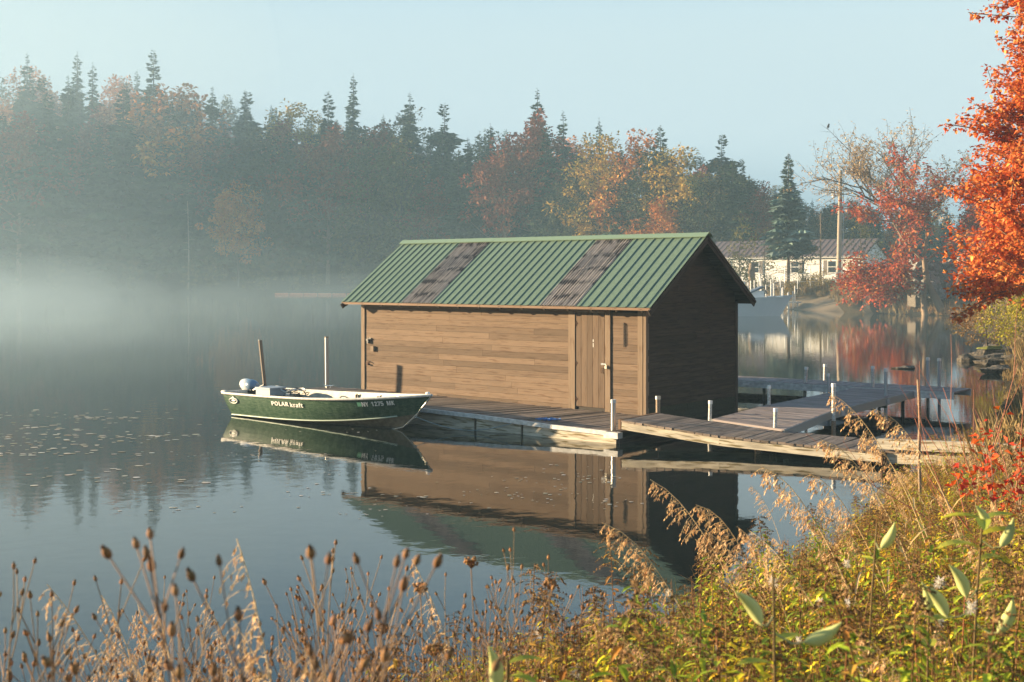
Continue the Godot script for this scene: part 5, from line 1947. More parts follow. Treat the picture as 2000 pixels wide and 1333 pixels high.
	var spots := [[22.4, 117.0, 2.6, ol, "olive shrub at the foot of the broken trunk"], [26.6, 115.5, 2.0, ol, "low olive shrub under the blue-green spruce"], [25.0, 114.2, 1.7, gold, "small straw coloured shrub left of the spruce on the sand bank"], [32.4, 112.0, 3.4, ol, "taller green shrub hiding the bungalow's right end"], [27.6, 113.5, 2.4, gold, "small golden shrub beside the utility pole"], [30.3, 112.6, 2.8, gold, "thin yellow shrub right of the utility pole"], [24.2, 119.0, 2.2, ol, "low dull green shrub between broken trunk and spruce"]]
	for s in spots:
		var bm2 := broadleaf_meshes(s[2], s[2] * 0.42, 0.05, 34, 22, 0.13, s[3], 0.04, Vector3.ZERO, 0.15, s[2] * 0.14)
		var t := tree("shrub", bm2, M.bark, M.leaf, s[4], Vector3(s[0], ground_y(s[0], s[1]), -s[1]), rf(0, 360))
		t.set_meta("category", "shrub")
	for s in [[23.9, 119.6, 7.0, "thin half bare olive tree between the broken trunk and the spruce"], [27.3, 118.6, 6.2, "slight olive tree between the spruce and the stripped stem"], [31.6, 114.5, 7.5, "loose olive tree at the bungalow's right end"], [20.9, 119.0, 5.0, "small olive tree by the bungalow's left corner"]]:
		var tm := broadleaf_meshes(s[2], s[2] * 0.2, 0.12, 40, 20, 0.2, ol, 0.07, Vector3.ZERO, 0.25, s[2] * 0.07)
		tree("young_tree", tm, M.bark, M.leaf, s[3], Vector3(s[0], ground_y(s[0], s[1]), -s[1]), rf(0, 360))
	# rough grass on the sand bank and the brown bank right of the culvert
	var tuft := MB.new()
	for k in 40:
		var a := rf(0, TAU)
		tuft.col = vary(Color(0.22, 0.17, 0.07).lerp(Color(0.30, 0.20, 0.10), rf(0, 1)), 0.25)
		tuft.leaf(Vector3(rf(-0.35, 0.35), 0, rf(-0.35, 0.35)), Vector3(cos(a) * 0.4, 1, sin(a) * 0.4).normalized(), Vector3(sin(a), 0, cos(a)), rf(0.35, 1.0), 0.05)
	var xf: Array = []
	var cs: Array = []
	while xf.size() < 900:
		var gx := rf(20.5, 40.0)
		var gd := rf(82.0, 122.0)
		var s := shore(gx, gd)
		if s < (3.2 if gd > 98.0 and gx < 28.0 else 0.1) or s > 12.0 or (gd > 118 and gx > 25):
			continue
		var k := rf(0.7, 1.3)
		xf.append(Transform3D(Basis(Vector3.UP, rf(0, TAU)).scaled(Vector3(k, k, k)), Vector3(gx, height_from(s, gx, gd) - 0.05, -gd)))
		cs.append(Color(1, 1, 1).lerp(Color(0.8, 0.55, 0.5), rf(0, 1) if gx > 30 else 0.0))
	while xf.size() < 1020:
		var a := rf(0, TAU)
		var q := sqrt(rf(0.0, 0.95))
		var ux := cos(a) * q
		var uz := sin(a) * q
		xf.append(Transform3D(Basis(Vector3.UP, rf(0, TAU)).scaled(Vector3.ONE * rf(0.5, 0.9)), Vector3(30.3 + ux * 3.8, 0.1 + 1.55 * sqrt(1.0 - q * q), -101.3 + uz * 1.9)))
		cs.append(Color(0.9, 0.8, 0.7).lerp(Color(0.6, 0.5, 0.4), rf(0, 1)))
	while xf.size() < 2220:
		var gd := rf(17.0, 84.0)
		var gx := rf(5.0, 36.0)
		if gx > gd * 0.48 + 2.0:
			continue
		var s := shore(gx, gd)
		if s < 0.05 or s > 6.0:
			continue
		var k := rf(0.5, 1.1) * smoothstep(-0.4, 1.5, s)
		xf.append(Transform3D(Basis(Vector3.UP, rf(0, TAU)).scaled(Vector3(k, k, k)), Vector3(gx, height_from(s, gx, gd) - 0.05, -gd)))
		cs.append(Color(1, 1, 1).lerp(Color(0.6, 0.55, 0.35), rf(0, 1)))
	scatter("bank_grass", tuft.mesh(), M.stalk, xf, cs)


func scatter(called: String, mesh: Mesh, mat: Material, xf: Array, cols: Array) -> MultiMeshInstance3D:
	var mm := MultiMesh.new()
	mm.transform_format = MultiMesh.TRANSFORM_3D
	mm.use_colors = true
	mm.mesh = mesh
	mm.instance_count = xf.size()
	for k in xf.size():
		mm.set_instance_transform(k, xf[k])
		mm.set_instance_color(k, cols[k])
	var o := MultiMeshInstance3D.new()
	o.name = called
	o.multimesh = mm
	o.material_override = mat
	o.set_meta("kind", "stuff")
	add_child(o, true)
	return o


# ---------------------------------------------------------------- stones
func stone_mesh(seed: int, flat: float) -> ArrayMesh:
	var f := FastNoiseLite.new()
	f.seed = seed
	f.frequency = 0.9
	f.fractal_octaves = 2
	var m := MB.new()
	var rows := 5
	var cols := 8
	var pt := func(i: int, k: int) -> Vector3:
		var t := PI * i / rows
		var g := TAU * (k % cols) / cols
		var u := Vector3(sin(t) * cos(g), cos(t), sin(t) * sin(g))
		return u * (1.0 + 0.75 * f.get_noise_3dv(u * 1.4)) * Vector3(1, flat, 0.85)
	for i in rows:
		for k in cols:
			var a: Vector3 = pt.call(i, k)
			var b: Vector3 = pt.call(i, k + 1)
			var c: Vector3 = pt.call(i + 1, k + 1)
			var d: Vector3 = pt.call(i + 1, k)
			var out := a + b + c + d
			if i > 0:
				m.quad(a, b, c, d, out)
			else:
				m.quad(a, c, d, d, out)
	return m.mesh()


func rocks_and_stones() -> void:
	var protos: Array = []
	for k in 6:
		protos.append(stone_mesh(100 + k, rf(0.55, 0.85)))
	# the stone embankment beyond the red maple
	var e := thing("stone_embankment", "slope of piled grey riprap stones behind the red maple", "embankment", Vector3(35.0, 0, -95.5))
	var n := 0
	while n < 260:
		var u := rf(-4.6, 7.0)
		var v := rf(0.0, 1.0)
		var at := Vector3(u, 1.5 + v * 2.7, -v * 3.4 + rf(-0.2, 0.2) - 0.25 * u)
		var k := rf(0.20, 0.46)
		part(e, "stone", protos[rng.randi() % 6], M.stone[rng.randi() % 2], Transform3D(Basis.from_euler(Vector3(rf(0, 6), rf(0, 6), rf(0, 6))).scaled(Vector3(k, k, k)), at))
		n += 1
	var core := MB.new()
	core.slab(Transform3D(Basis(), Vector3(-4.5, 0, 0)), PackedVector2Array([Vector2(0, 0.6), Vector2(12, 0.6), Vector2(12, 1.5), Vector2(0, 1.5)]), -2.0)
	core.quad(Vector3(-4.5, 1.4, 1.0), Vector3(7.6, 1.4, -2.0), Vector3(7.6, 4.1, -5.4), Vector3(-4.5, 4.1, -2.4), Vector3(0, 1, 1))
	part(e, "earth_core", core.mesh(), M.rock)
	# flat mossy ledges on the near side of the cove
	var ledges := [[16.6, 43.5, 0.9, 0.3, "broad flat brown ledge rock at the water below the yellow bush"], [17.0, 44.8, 1.1, 0.4, "mossy topped ledge rock under the yellow-green bush"], [15.7, 41.4, 0.6, 0.25, "low dark rock at the water's edge beside the ledges"], [18.0, 47.0, 1.1, 0.45, "hindmost ledge rock half under the yellow bush"], [14.6, 38.0, 0.55, 0.22, "small brown rock nearest along the cove's right edge"], [16.4, 41.6, 0.8, 0.35, "tilted ledge rock above the low dark one"]]
	for l in ledges:
		var o := thing("ledge_rock", l[4], "rock", Vector3(l[0], 0.1, -l[1]), rf(0, 60))
		part(o, "stone", protos[rng.randi() % 6], M.rock, Transform3D(Basis().scaled(Vector3(l[2], l[3], l[2] * 0.7)), Vector3.ZERO))
		if l[4].contains("mossy"):
			part(o, "moss", protos[2], M.moss, Transform3D(Basis().scaled(Vector3(l[2] * 0.5, 0.12, l[2] * 0.35)), Vector3(-0.2, l[3] * 0.75, 0.2)))
	var s := thing("water_stone", "lone dark stone breaking the water beyond the metal dock", "rock", Vector3(12.45, 0.0, -40.0))
	part(s, "stone", protos[1], M.rock, Transform3D(Basis().scaled(Vector3(0.36, 0.14, 0.25)), Vector3.ZERO))
	var s2 := thing("water_stone", "round dark stone at the water just before the ledges", "rock", Vector3(15.6, 0.02, -43.4))
	part(s2, "stone", protos[3], M.rock, Transform3D(Basis().scaled(Vector3(0.34, 0.26, 0.3)), Vector3.ZERO))


# ---------------------------------------------------------------- the near orange maple and the yellow bush
func maple_and_bush() -> void:
	var w := MB.new()
	var m := MB.new()
	var cols := [Color(0.60, 0.15, 0.03), Color(0.64, 0.20, 0.04), Color(0.54, 0.11, 0.025), Color(0.66, 0.28, 0.07), Color(0.40, 0.07, 0.02), Color(0.62, 0.17, 0.045)]
	var spec := {"leaf_from": 1, "leaves": 74, "cols": cols, "size": 0.095, "off": 0.15, "kids": 5, "wander": 0.13, "open": 0.8, "lift": 0.07, "rise": 0.7, "slim": 0.85}
	var x := 12.5
	var d := 25.4
	var gy := maxf(0.3, ground_y(x, d))
	w.tube(PackedVector3Array([Vector3(0.3, -0.4, 0), Vector3(0.1, 1.2, 0), Vector3(0, 2.4, 0), Vector3(-0.05, 5.0, 0), Vector3(0.1, 7.6, 0)]), PackedFloat32Array([0.22, 0.17, 0.14, 0.10, 0.05]), 9)
	# boughs sweep up and out; the lit ones reach left over the water
	for k in 34:
		var y := 1.5 + k * 0.19
		var a := PI + (rf(-1.3, 1.3) if k % 4 != 3 else rf(1.5, 4.7))
		var up := lerpf(0.34, 0.95, k / 34.0)
		var l := lerpf(2.25, 1.5, k / 34.0) * rf(0.85, 1.2)
		grow(w, m, Vector3(0, y, 0), Vector3(cos(a), up, sin(a)).normalized(), l, 0.05, 2, spec)
	tree("orange_maple", [w.mesh(), m.mesh()], M.bark_brown, M.leaf, "bright orange maple overhanging the water at the picture's edge", Vector3(x, gy, -d), 0)
	# yellow-green bush
	var yl := [Color(0.30, 0.27, 0.015), Color(0.24, 0.225, 0.012), Color(0.36, 0.29, 0.02), Color(0.16, 0.155, 0.012)]
	x = 17.5
	d = 40.5
	var me := broadleaf_meshes(3.6, 2.1, 0.02, 190, 70, 0.085, yl, 0.05, Vector3.ZERO, 0.05, 0.42)
	var b := tree("yellow_bush", me, M.bark, M.leaf, "dense rounded yellow-green bush on the ledges under the orange maple", Vector3(x, 0.55, -d), 0)
	b.set_meta("category", "bush")
	var br := [Color(0.20, 0.11, 0.035), Color(0.26, 0.17, 0.05), Color(0.15, 0.10, 0.03)]
	me = broadleaf_meshes(1.7, 1.2, 0.02, 60, 40, 0.085, br, 0.03, Vector3.ZERO, 0.1, 0.3)
	b = tree("brown_bush", me, M.bark, M.leaf, "low brownish bush at the left foot of the yellow-green bush", Vector3(16.9, 0.4, -45.0), 0)
	b.set_meta("category", "bush")


func floating_leaves() -> void:
	# drifting leaves and pads, in loose rafts
	var pad := MB.new()
	for k in 7:
		var a := TAU * k / 7.0
		var b := TAU * (k + 1) / 7.0
		pad.tri(Vector3(0, 0.004, 0), Vector3(cos(a), 0.002, sin(a)), Vector3(cos(b), 0.002, sin(b)))
	var xf: Array = []
	var cs: Array = []
	var rafts: Array = []
	for k in 26:
		var d := rf(15.0, 28.0)
		rafts.append(Vector3(rf(-0.43, -0.12) * d, d, rf(0.3, 0.9)))
	for k in 22:
		var d := rf(20.5, 27.5)
		rafts.append(Vector3(rf(-0.44, -0.31) * d, d, rf(0.4, 1.3)))
	for k in 9:
		var d := rf(15.0, 19.5)
		rafts.append(Vector3(rf(-0.1, 0.08) * d, d, rf(0.3, 0.7)))
	for r in rafts:
		for q in rng.randi_range(3, 16):
			var s := rf(0.012, 0.036) if r.x / r.y > -0.27 else rf(0.02, 0.075)
			xf.append(Transform3D(Basis(Vector3.UP, rf(0, TAU)).scaled(Vector3(s, 1, s * rf(0.6, 1))), Vector3(r.x + rng.randfn(0, r.z), 0.003, -(r.y + rng.randfn(0, r.z * 0.45)))))
			cs.append(vary(Color(0.30, 0.26, 0.19).lerp(Color(0.50, 0.47, 0.41), rf(0, 1)), 0.2))  # paler tone carries the sky's reflection on the pads
	scatter("floating_leaves", pad.mesh(), M.stalk, xf, cs)


# ---------------------------------------------------------------- wild plants on the near bank
func bend_path(high: float, lean: Vector3, n := 5) -> PackedVector3Array:
	var o := PackedVector3Array()
	var wob := Vector3(rf(-0.03, 0.03), 0, rf(-0.03, 0.03))
	for k in n + 1:
		var t := float(k) / n
		o.append(Vector3(0, high * t, 0) + lean * t * t + wob * sin(t * PI))
	return o


func taper(a: float, b: float, n: int) -> PackedFloat32Array:
	var o := PackedFloat32Array()
	for k in n:
		o.append(lerpf(a, b, float(k) / (n - 1)))
	return o


func along_path(p: PackedVector3Array, t: float) -> Vector3:
	var f := clampf(t, 0.0, 0.999) * (p.size() - 1)
	var i := int(f)
	return p[i].lerp(p[i + 1], f - i)


# leafy goldenrod gone to seed
func goldenrod(high: float, cols: Array, plume: float, stem_col: Color, leaf_n: int) -> Array:
	var st := MB.new()
	var lf := MB.new()
	var sd := MB.new()
	var p := bend_path(high, Vector3(rf(-0.12, 0.12), 0, rf(-0.12, 0.12)))
	st.col = stem_col
	st.tube(p, taper(0.0045, 0.002, 6), 5)
	for k in leaf_n:
		var t := 0.12 + 0.80 * (k + rf(0, 0.8)) / leaf_n
		var a := k * 2.4 + rf(-0.3, 0.3)
		var out := Vector3(cos(a), rf(0.15, 0.75) - 0.5 * (1.0 - t), sin(a)).normalized()
		var c: Color = cols[rng.randi() % cols.size()]
		if t < 0.3 and rf(0, 1) < 0.5:
			c = Color(0.28, 0.15, 0.05)
		lf.col = vary(c, 0.3)
		var l := lerpf(0.115, 0.06, t) * rf(0.75, 1.2)
		lf.blade(along_path(p, t), out, (Vector3.UP - out * out.y).normalized(), l, l * 0.30, rf(0.4, 1.4), 3, 0.7)
	if plume > 0.0:
		var n := int(13 * plume) + 4
		for k in n:
			var t := lerpf(0.80, 1.0, float(k) / n)
			var a := k * 2.4 + rf(-0.4, 0.4)
			var out := Vector3(cos(a), 0.7, sin(a)).normalized()
			var l := lerpf(0.13, 0.05, float(k) / n) * plume * rf(0.7, 1.25)
			var q := along_path(p, t)
			var d := out
			sd.col = vary(Color(0.13, 0.075, 0.03), 0.3)
			var pts := PackedVector3Array([q])
			for s in 4:
				d = (d + Vector3(cos(a) * 0.25, -0.42, sin(a) * 0.25)).normalized()
				q += d * l / 4.0
				pts.append(q)
			sd.tube(pts, taper(0.0016, 0.0008, 5), 3, false)
			for s in 13:
				var w := along_path(pts, rf(0.15, 1.0))
				sd.col = vary(Color(0.10, 0.055, 0.022).lerp(Color(0.26, 0.15, 0.06), rf(0, 1)), 0.3)
				sd.leaf(w + Vector3(rf(-0.004, 0.004), 0.003, rf(-0.004, 0.004)), Vector3(rf(-1, 1), rf(0.0, 1.2), rf(-1, 1)).normalized(), Vector3(rf(-0.4, 0.4), 0.2, 1).normalized(), rf(0.008, 0.015), rf(0.006, 0.010), 0.4)
	return [st.mesh(), lf.mesh(), sd.mesh() if plume > 0.0 else null]


# tall grass with a nodding plume of spikelets
func plume_grass(high: float, nod: float, side: float, fat: float) -> Array:
	var st := MB.new()
	var pl := MB.new()
	var dirx := Vector3(cos(side), 0, sin(side))
	var p := PackedVector3Array()
	var d := (Vector3.UP + dirx * 0.06).normalized()
	var q := Vector3.ZERO
	var n := 16
	for k in n + 1:
		p.append(q)
		var t := float(k) / n
		q += d * high / n
		d = (d + dirx * 0.05 + (dirx * 0.9 - Vector3.UP * 0.7) * nod * smoothstep(0.68, 1.0, t) * 0.35).normalized()
	st.col = Color(0.58, 0.41, 0.21)
	st.tube(p, taper(0.0032, 0.0012, n + 1), 5)
	for k in 4:
		var a := rf(0, TAU)
		st.col = vary(Color(0.55, 0.38, 0.18), 0.2)
		st.blade(along_path(p, rf(0.12, 0.5)), Vector3(cos(a) * 0.5, 1, sin(a) * 0.5).normalized(), Vector3(-cos(a), 0.5, -sin(a)).normalized(), rf(0.18, 0.36), 0.008, rf(0.8, 2.2), 5, 0.3)
	for k in 30:
		var t := lerpf(0.70, 0.995, k / 30.0)
		var c := along_path(p, t)
		var l := lerpf(0.11, 0.04, absf(k / 30.0 - 0.35) * 1.4) * rf(0.7, 1.2)
		var a := rf(0, TAU)
		var bd := (Vector3(cos(a), 0.3, sin(a)) * 0.45 + dirx * 0.5 - Vector3.UP * 0.35).normalized()
		var pts := PackedVector3Array([c])
		for s in 3:
			c += bd * l / 3.0
			bd = (bd - Vector3.UP * 0.45).normalized()
			pts.append(c)
		pl.col = Color(0.58, 0.40, 0.2)
		pl.tube(pts, taper(0.0009, 0.0005, 4), 3, false)
		for s in int(9 * fat):
			var w := along_path(pts, rf(0.1, 1.0))
			pl.col = vary(Color(0.70, 0.48, 0.26).lerp(Color(0.52, 0.32, 0.15), rf(0, 1)), 0.25)
			pl.leaf(w, (Vector3(rf(-0.6, 0.6), -1.0, rf(-0.6, 0.6)) + dirx * 0.2).normalized(), Vector3(rf(-1, 1), 0.2, rf(-1, 1)).normalized(), rf(0.012, 0.022), rf(0.004, 0.007), 0.5)
	return [st.mesh(), pl.mesh()]


# wiry branching stalk with egg-shaped seed heads
func seedhead(high: float, head: float, branches: int, wide: float) -> Array:
	var st := MB.new()
	var heads: Array = []
	var p := bend_path(high * 0.72, Vector3(rf(-0.10, 0.10), 0, rf(-0.08, 0.08)), 6)
	var cs := Color(0.22, 0.14, 0.08)
	st.col = cs
	st.tube(p, taper(0.0034, 0.002, 7), 5)
	var ends: Array = [[p[6], (p[6] - p[5]).normalized(), high * 0.28]]
	for k in branches:
		var t := lerpf(0.35, 0.98, (k + rf(0, 0.7)) / branches)
		var a := k * 2.4 + rf(-0.5, 0.5)
		ends.append([along_path(p, t), Vector3(cos(a) * wide, 1.0, sin(a) * wide).normalized(), high * rf(0.22, 0.42)])
	for e in ends:
		var q: Vector3 = e[0]
		var d: Vector3 = e[1]
		var pts := PackedVector3Array([q])
		for s in 4:
			d = (d + Vector3(rf(-0.10, 0.10), 0.09, rf(-0.10, 0.10))).normalized()
			q += d * e[2] / 4.0
			pts.append(q)
		st.col = vary(cs, 0.2)
		st.tube(pts, taper(0.0016, 0.001, 5), 4, false)
		heads.append([q, d])
		for s in rng.randi_range(1, 3):
			var c := along_path(pts, rf(0.3, 0.85))
			var nd := (d + Vector3(rf(-0.8, 0.8), 0.2, rf(-0.8, 0.8))).normalized()
			var l: float = e[2] * rf(0.2, 0.5)
			var c2 := c + nd * l
			st.rod(c, c2, 0.0015, 0.0012, 3, false)
			heads.append([c2, nd])
	var out: Array = [st.mesh()]
	for h in heads:
		var m := MB.new()
		m.col = vary(Color(0.25, 0.125, 0.05), 0.35)
		var up: Vector3 = h[1]
		var s := up.cross(Vector3(0.3, 0.2, 0.9)).normalized()
		var b := Basis(s, up, s.cross(up))
		var r := head * rf(0.8, 1.15)
		m.egg(Transform3D(b, h[0]), Vector3(r * 0.72, r, r * 0.72), 5, 7)
		m.col = Color(0.09, 0.045, 0.02)
		m.rod(h[0] + up * r * 0.8, h[0] + up * r * 1.35, r * 0.42, r * 0.3, 5)
		out.append(m.mesh())
	return out


func plant(called: String, label: String, at: Vector3, turn: float, group: String) -> Node3D:
	return thing(called, label, "plant", at, turn, group)


func stand_on(x: float, d: float) -> Vector3:
	return Vector3(x, ground_y(x, d) - 0.02, -d)


var pods_noise := FastNoiseLite.new()


func pod_mesh(len: float, fat: float) -> ArrayMesh:
	var m := MB.new()
	var pts := PackedVector3Array()
	var rad := PackedFloat32Array()
	for k in 12:
		var t := k / 11.0
		pts.append(Vector3(len * 0.10 * sin(t * PI), len * t, 0))
		rad.append(maxf(0.0016, fat * pow(sin(PI * pow(t, 0.72)), 0.85)))
	m.tube(pts, rad, 12)
	for k in m.c.size():
		var f := pods_noise.get_noise_3dv(m.v[k] * 60.0) * 0.5 + 0.5
		m.c[k] = Color(0.38, 0.42, 0.13).lerp(Color(0.62, 0.62, 0.30), f)
	return m.mesh()


func thicket_zone(r: float, d: float) -> String:
	var depth := "" if d < 7.0 else (" further back" if d < 10.0 else " by the landing")
	if d < 5.2:
		depth = " in front"
	var zone := "at the picture's right edge"
	for z in [[-0.08, "before open water"], [0.0, "at the thicket's left fringe"], [0.06, "left of the low milkweed pods"], [0.12, "under the mirrored gable"], [0.17, "around the two low milkweed pods"], [0.22, "right of the low milkweed pods"], [0.27, "below the lone pale pod"], [0.32, "left of the tall milkweed"], [0.37, "beside the tall milkweed"], [0.42, "right of the tall milkweed"]]:
		if r < z[0]:
			zone = z[1]
			break
	return " " + zone + depth


func bank_plants() -> void:
	# undergrowth first: blades and low leaves that nobody could count
	var tuft := MB.new()
	for k in 26:
		var a := rf(0, TAU)
		tuft.col = vary(Color(0.54, 0.32, 0.09).lerp(Color(0.34, 0.28, 0.04), rf(0, 1)), 0.35)
		tuft.blade(Vector3(rf(-0.10, 0.10), 0, rf(-0.10, 0.10)), Vector3(cos(a) * 0.30, 1, sin(a) * 0.30).normalized(), Vector3(-cos(a), 0.3, -sin(a)).normalized(), rf(0.22, 0.75), rf(0.004, 0.009), rf(0.2, 1.5), 3, 0.3)
	var low := MB.new()
	for k in 34:
		var a := rf(0, TAU)
		var c: Color = [Color(0.34, 0.38, 0.03), Color(0.66, 0.50, 0.03), Color(0.46, 0.21, 0.04), Color(0.74, 0.48, 0.04), Color(0.26, 0.33, 0.03)][rng.randi() % 5]
		low.col = vary(c, 0.3)
		var p := Vector3(rf(-0.14, 0.14), rf(0.05, 0.50), rf(-0.14, 0.14))
		low.blade(p, Vector3(cos(a), rf(-0.1, 0.7), sin(a)).normalized(), Vector3(0.05, 1, 0).normalized(), rf(0.05, 0.10), rf(0.014, 0.026), rf(0.4, 1.4), 3, 0.7)
	for k in 7:
		var q := Vector3(rf(-0.12, 0.12), 0, rf(-0.12, 0.12))
		low.col = vary(Color(0.17, 0.08, 0.035), 0.3)
		low.rod(q, q + Vector3(rf(-0.08, 0.08), rf(0.3, 0.65), rf(-0.08, 0.08)), 0.003, 0.0015, 3, false)
	var xf: Array = []
	var cs: Array = []
	var xl: Array = []
	var cl: Array = []
	var tries := 0
	while tries < 16000:
		tries += 1
		var d := rf(2.2, 21.0)
		var x := rf(-0.50, 0.52) * d
		var s := shore(x, d)
		if s < 0.05 or s > 12.0:
			continue
		var dense := smoothstep(-0.16, 0.03, x / d)
		if rf(0, 1) > 0.16 + 0.84 * dense or rf(0, 1) > 12.0 / (d + 4.0):
			continue
		var k := rf(0.7, 1.25) * (0.62 + 0.38 * dense) * lerpf(1.0, 0.65, smoothstep(7.5, 13.0, d))
		var t := Transform3D(Basis(Vector3.UP, rf(0, TAU)).scaled(Vector3(k, k, k)), Vector3(x, height_from(s, x, d) - 0.02, -d))
		if rf(0, 1) < 0.5:
			xf.append(t)
			cs.append(Color(1, 1, 1).lerp(Color(0.75, 0.5, 0.4), rf(0, 1)))
		elif dense > 0.3:
			xl.append(t)
			cl.append(Color(1, 1, 1).lerp(Color(0.8, 0.7, 0.5), rf(0, 1)))
	scatter("grass", tuft.mesh(), M.stalk, xf, cs)
	scatter("undergrowth", low.mesh(), M.leaf, xl, cl)
	# goldenrods
	var kinds: Array = []
	var green := [Color(0.27, 0.33, 0.025), Color(0.36, 0.39, 0.03), Color(0.20, 0.27, 0.025)]
	var lime := [Color(0.70, 0.58, 0.03), Color(0.80, 0.54, 0.03), Color(0.52, 0.50, 0.03)]
	var brown := [Color(0.46, 0.21, 0.04), Color(0.32, 0.14, 0.03), Color(0.60, 0.35, 0.06)]
	var sets := [[1.0, green, 1.0, Color(0.20, 0.10, 0.04), 64], [0.9, lime, 0.8, Color(0.24, 0.15, 0.05), 60], [1.05, brown, 1.15, Color(0.16, 0.08, 0.035), 36], [0.85, green, 0.0, Color(0.26, 0.09, 0.04), 76], [0.95, lime + brown, 1.1, Color(0.22, 0.12, 0.04), 52], [1.1, green + brown, 1.2, Color(0.15, 0.085, 0.03), 52], [0.8, brown, 0.7, Color(0.22, 0.10, 0.05), 30], [0.9, green + lime, 0.5, Color(0.28, 0.12, 0.05), 72]]
	var words := ["green leafy goldenrod with a brown plume in the bank thicket", "yellowing goldenrod with small brown plume in the bank thicket", "brown withered goldenrod with wide dark plume in the bank thicket", "plumeless green leafy stalk in the bank thicket", "mixed yellow and brown goldenrod in the bank thicket", "tall green and brown goldenrod with broad plume in the bank thicket", "small withered brown stalk with short plume in the bank thicket", "bushy green and yellow goldenrod with thin plume in the bank thicket"]
	var short_words := ["green goldenrod with brown plume", "yellowing goldenrod with small plume", "withered goldenrod with wide dark plume", "plumeless green leafy stalk", "yellow and brown goldenrod", "tall mixed goldenrod with broad plume", "small withered brown stalk", "bushy green and yellow goldenrod"]
	for k in sets.size():
		var g: Array = sets[k]
		var me := goldenrod(g[0], g[1], g[2], g[3], g[4])
		var o := plant("goldenrod", words[k], stand_on(1.9 + k * 0.16, 6.2 + (k % 3) * 0.5), rf(0, 360), "goldenrod plants of the bank thicket")
		part(o, "stem", me[0], M.stalk)
		part(o, "foliage", me[1], M.leaf).set_meta("kind", "stuff")
		if g[2] > 0.0:
			part(o, "seed_plume", me[2], M.seed).set_meta("kind", "stuff")
		kinds.append(o)
	var n := 0
	tries = 0
	while n < 285 and tries < 14000:
		tries += 1
		var d := rf(3.4, 19.0)
		var r := rf(-0.17, 0.47)
		var x := r * d
		var s := shore(x, d)
		if s < 0.25 or s > 9.0:
			continue
		var dense := smoothstep(-0.17, 0.06, r)
		if rf(0, 1) > 0.10 + 0.9 * dense or rf(0, 1) > 8.0 / (d * 0.6 + 3.0):
			continue
		# what would stand wholly under the picture's lower edge is left out
		if height_from(s, x, d) + 1.0 < EYE - 0.34 * d:
			continue
		var k := rng.randi() % 8
		if rf(0, 1) < 0.45:
			k = [0, 1, 3, 7][rng.randi() % 4]
		if r < 0.10 and rf(0, 1) < 0.6:
			k = [2, 6, 4][rng.randi() % 3]
		if d > 10.0 and rf(0, 1) < 0.4:
			k = [2, 5, 4][rng.randi() % 3]
		var sc := rf(0.72, 1.12) * (1.0 - 0.25 * (1.0 - dense)) * lerpf(1.0, 0.66, smoothstep(7.5, 13.0, d))
		copy(kinds[k], Vector3(x, height_from(s, x, d) - 0.02, -d), rf(0, 360), Vector3(sc, sc, sc), short_words[k] + thicket_zone(r, d), Vector3(rf(-7, 7), 0, rf(-7, 7)))
		n += 1
	# nodding plume grasses, each where it stands out: x, distance, height, turn, kind
	var pg: Array = []
	for k in 7:
		var me := plume_grass([1.15, 1.3, 1.0, 1.2, 0.95, 1.1, 1.0][k], [1.0, 0.7, 1.2, 0.5, 0.9, 0.15, 0.4][k], PI, [1.2, 1.0, 1.1, 0.8, 0.7, 0.35, 0.45][k])
		var o := plant("plume_grass", "tan nodding plume grass", Vector3.ZERO, 0, "nodding plume grasses on the bank")
		part(o, "culm", me[0], M.stalk)
		part(o, "plume", me[1], M.stalk).set_meta("kind", "stuff")
		pg.append([o, [1.15, 1.3, 1.0, 1.2, 0.95, 1.1, 1.0][k], false])
	# tip height wanted: x, distance, height of the plume's top, turn, kind, words
	var want := [
		[1.00, 5.6, 1.92, 0, 0, "large nodding grass plume before the mirrored door of the boathouse"],
		[1.42, 7.0, 1.88, 0, 1, "tall plume grass whose seed head hangs before the dark mirrored gable"],
		[1.62, 7.4, 1.72, 20, 2, "broad drooping plume below the dark mirrored gable's tip"],
		[1.50, 6.4, 1.70, 0, 3, "long straight plume stalk crossing the walkway's side beam"],
		[2.05, 7.2, 1.95, 10, 4, "hooked small plume against blue water under the walkway"],
		[2.35, 7.6, 1.85, 15, 4, "little curled plume right of the hooked one under the walkway"],
		[1.10, 5.3, 1.48, 0, 2, "dark hooked plume over the mirrored gable's lower corner"],
		[0.72, 5.0, 1.62, -20, 0, "lowest left plume leaning before the mirrored roof"],
		[3.05, 9.0, 2.20, 0, 1, "tall arching plume beside the outermost dock pipes"],
		[2.75, 8.4, 1.95, 0, 2, "plume hanging over the bleached kerb timber"],
		[3.20, 9.4, 1.85, 10, 0, "fluffy plume at the bank end of the plank landing"],
		[3.55, 9.8, 2.00, -10, 2, "plume grass under the red leaved sapling"],
		[1.95, 6.6, 1.62, 30, 1, "bending plume in the middle of the bank thicket"],
		[2.20, 6.9, 1.66, -30, 0, "thin plume right of the mirrored gable edge"],
		[-0.88, 4.0, 1.78, 0, 5, "stiff straw stalk left of the tallest blurred seed heads"],
		[-0.62, 3.6, 1.86, 0, 6, "straw stalk with bowed tip under the tallest blurred seed heads"]]
	for w in want:
		var o: Array = pg[w[4]]
		var at := stand_on(w[0], w[1])
		var k: float = (w[2] - at.y) / (o[1] * 0.93)
		if not o[2]:
			o[2] = true
			o[0].position = at
			o[0].rotation_degrees.y = w[3]
			o[0].scale = Vector3(k, k, k)
			o[0].set_meta("label", w[5])
		else:
			copy(o[0], at, w[3], Vector3(k, k, k), w[5])
	n = 0
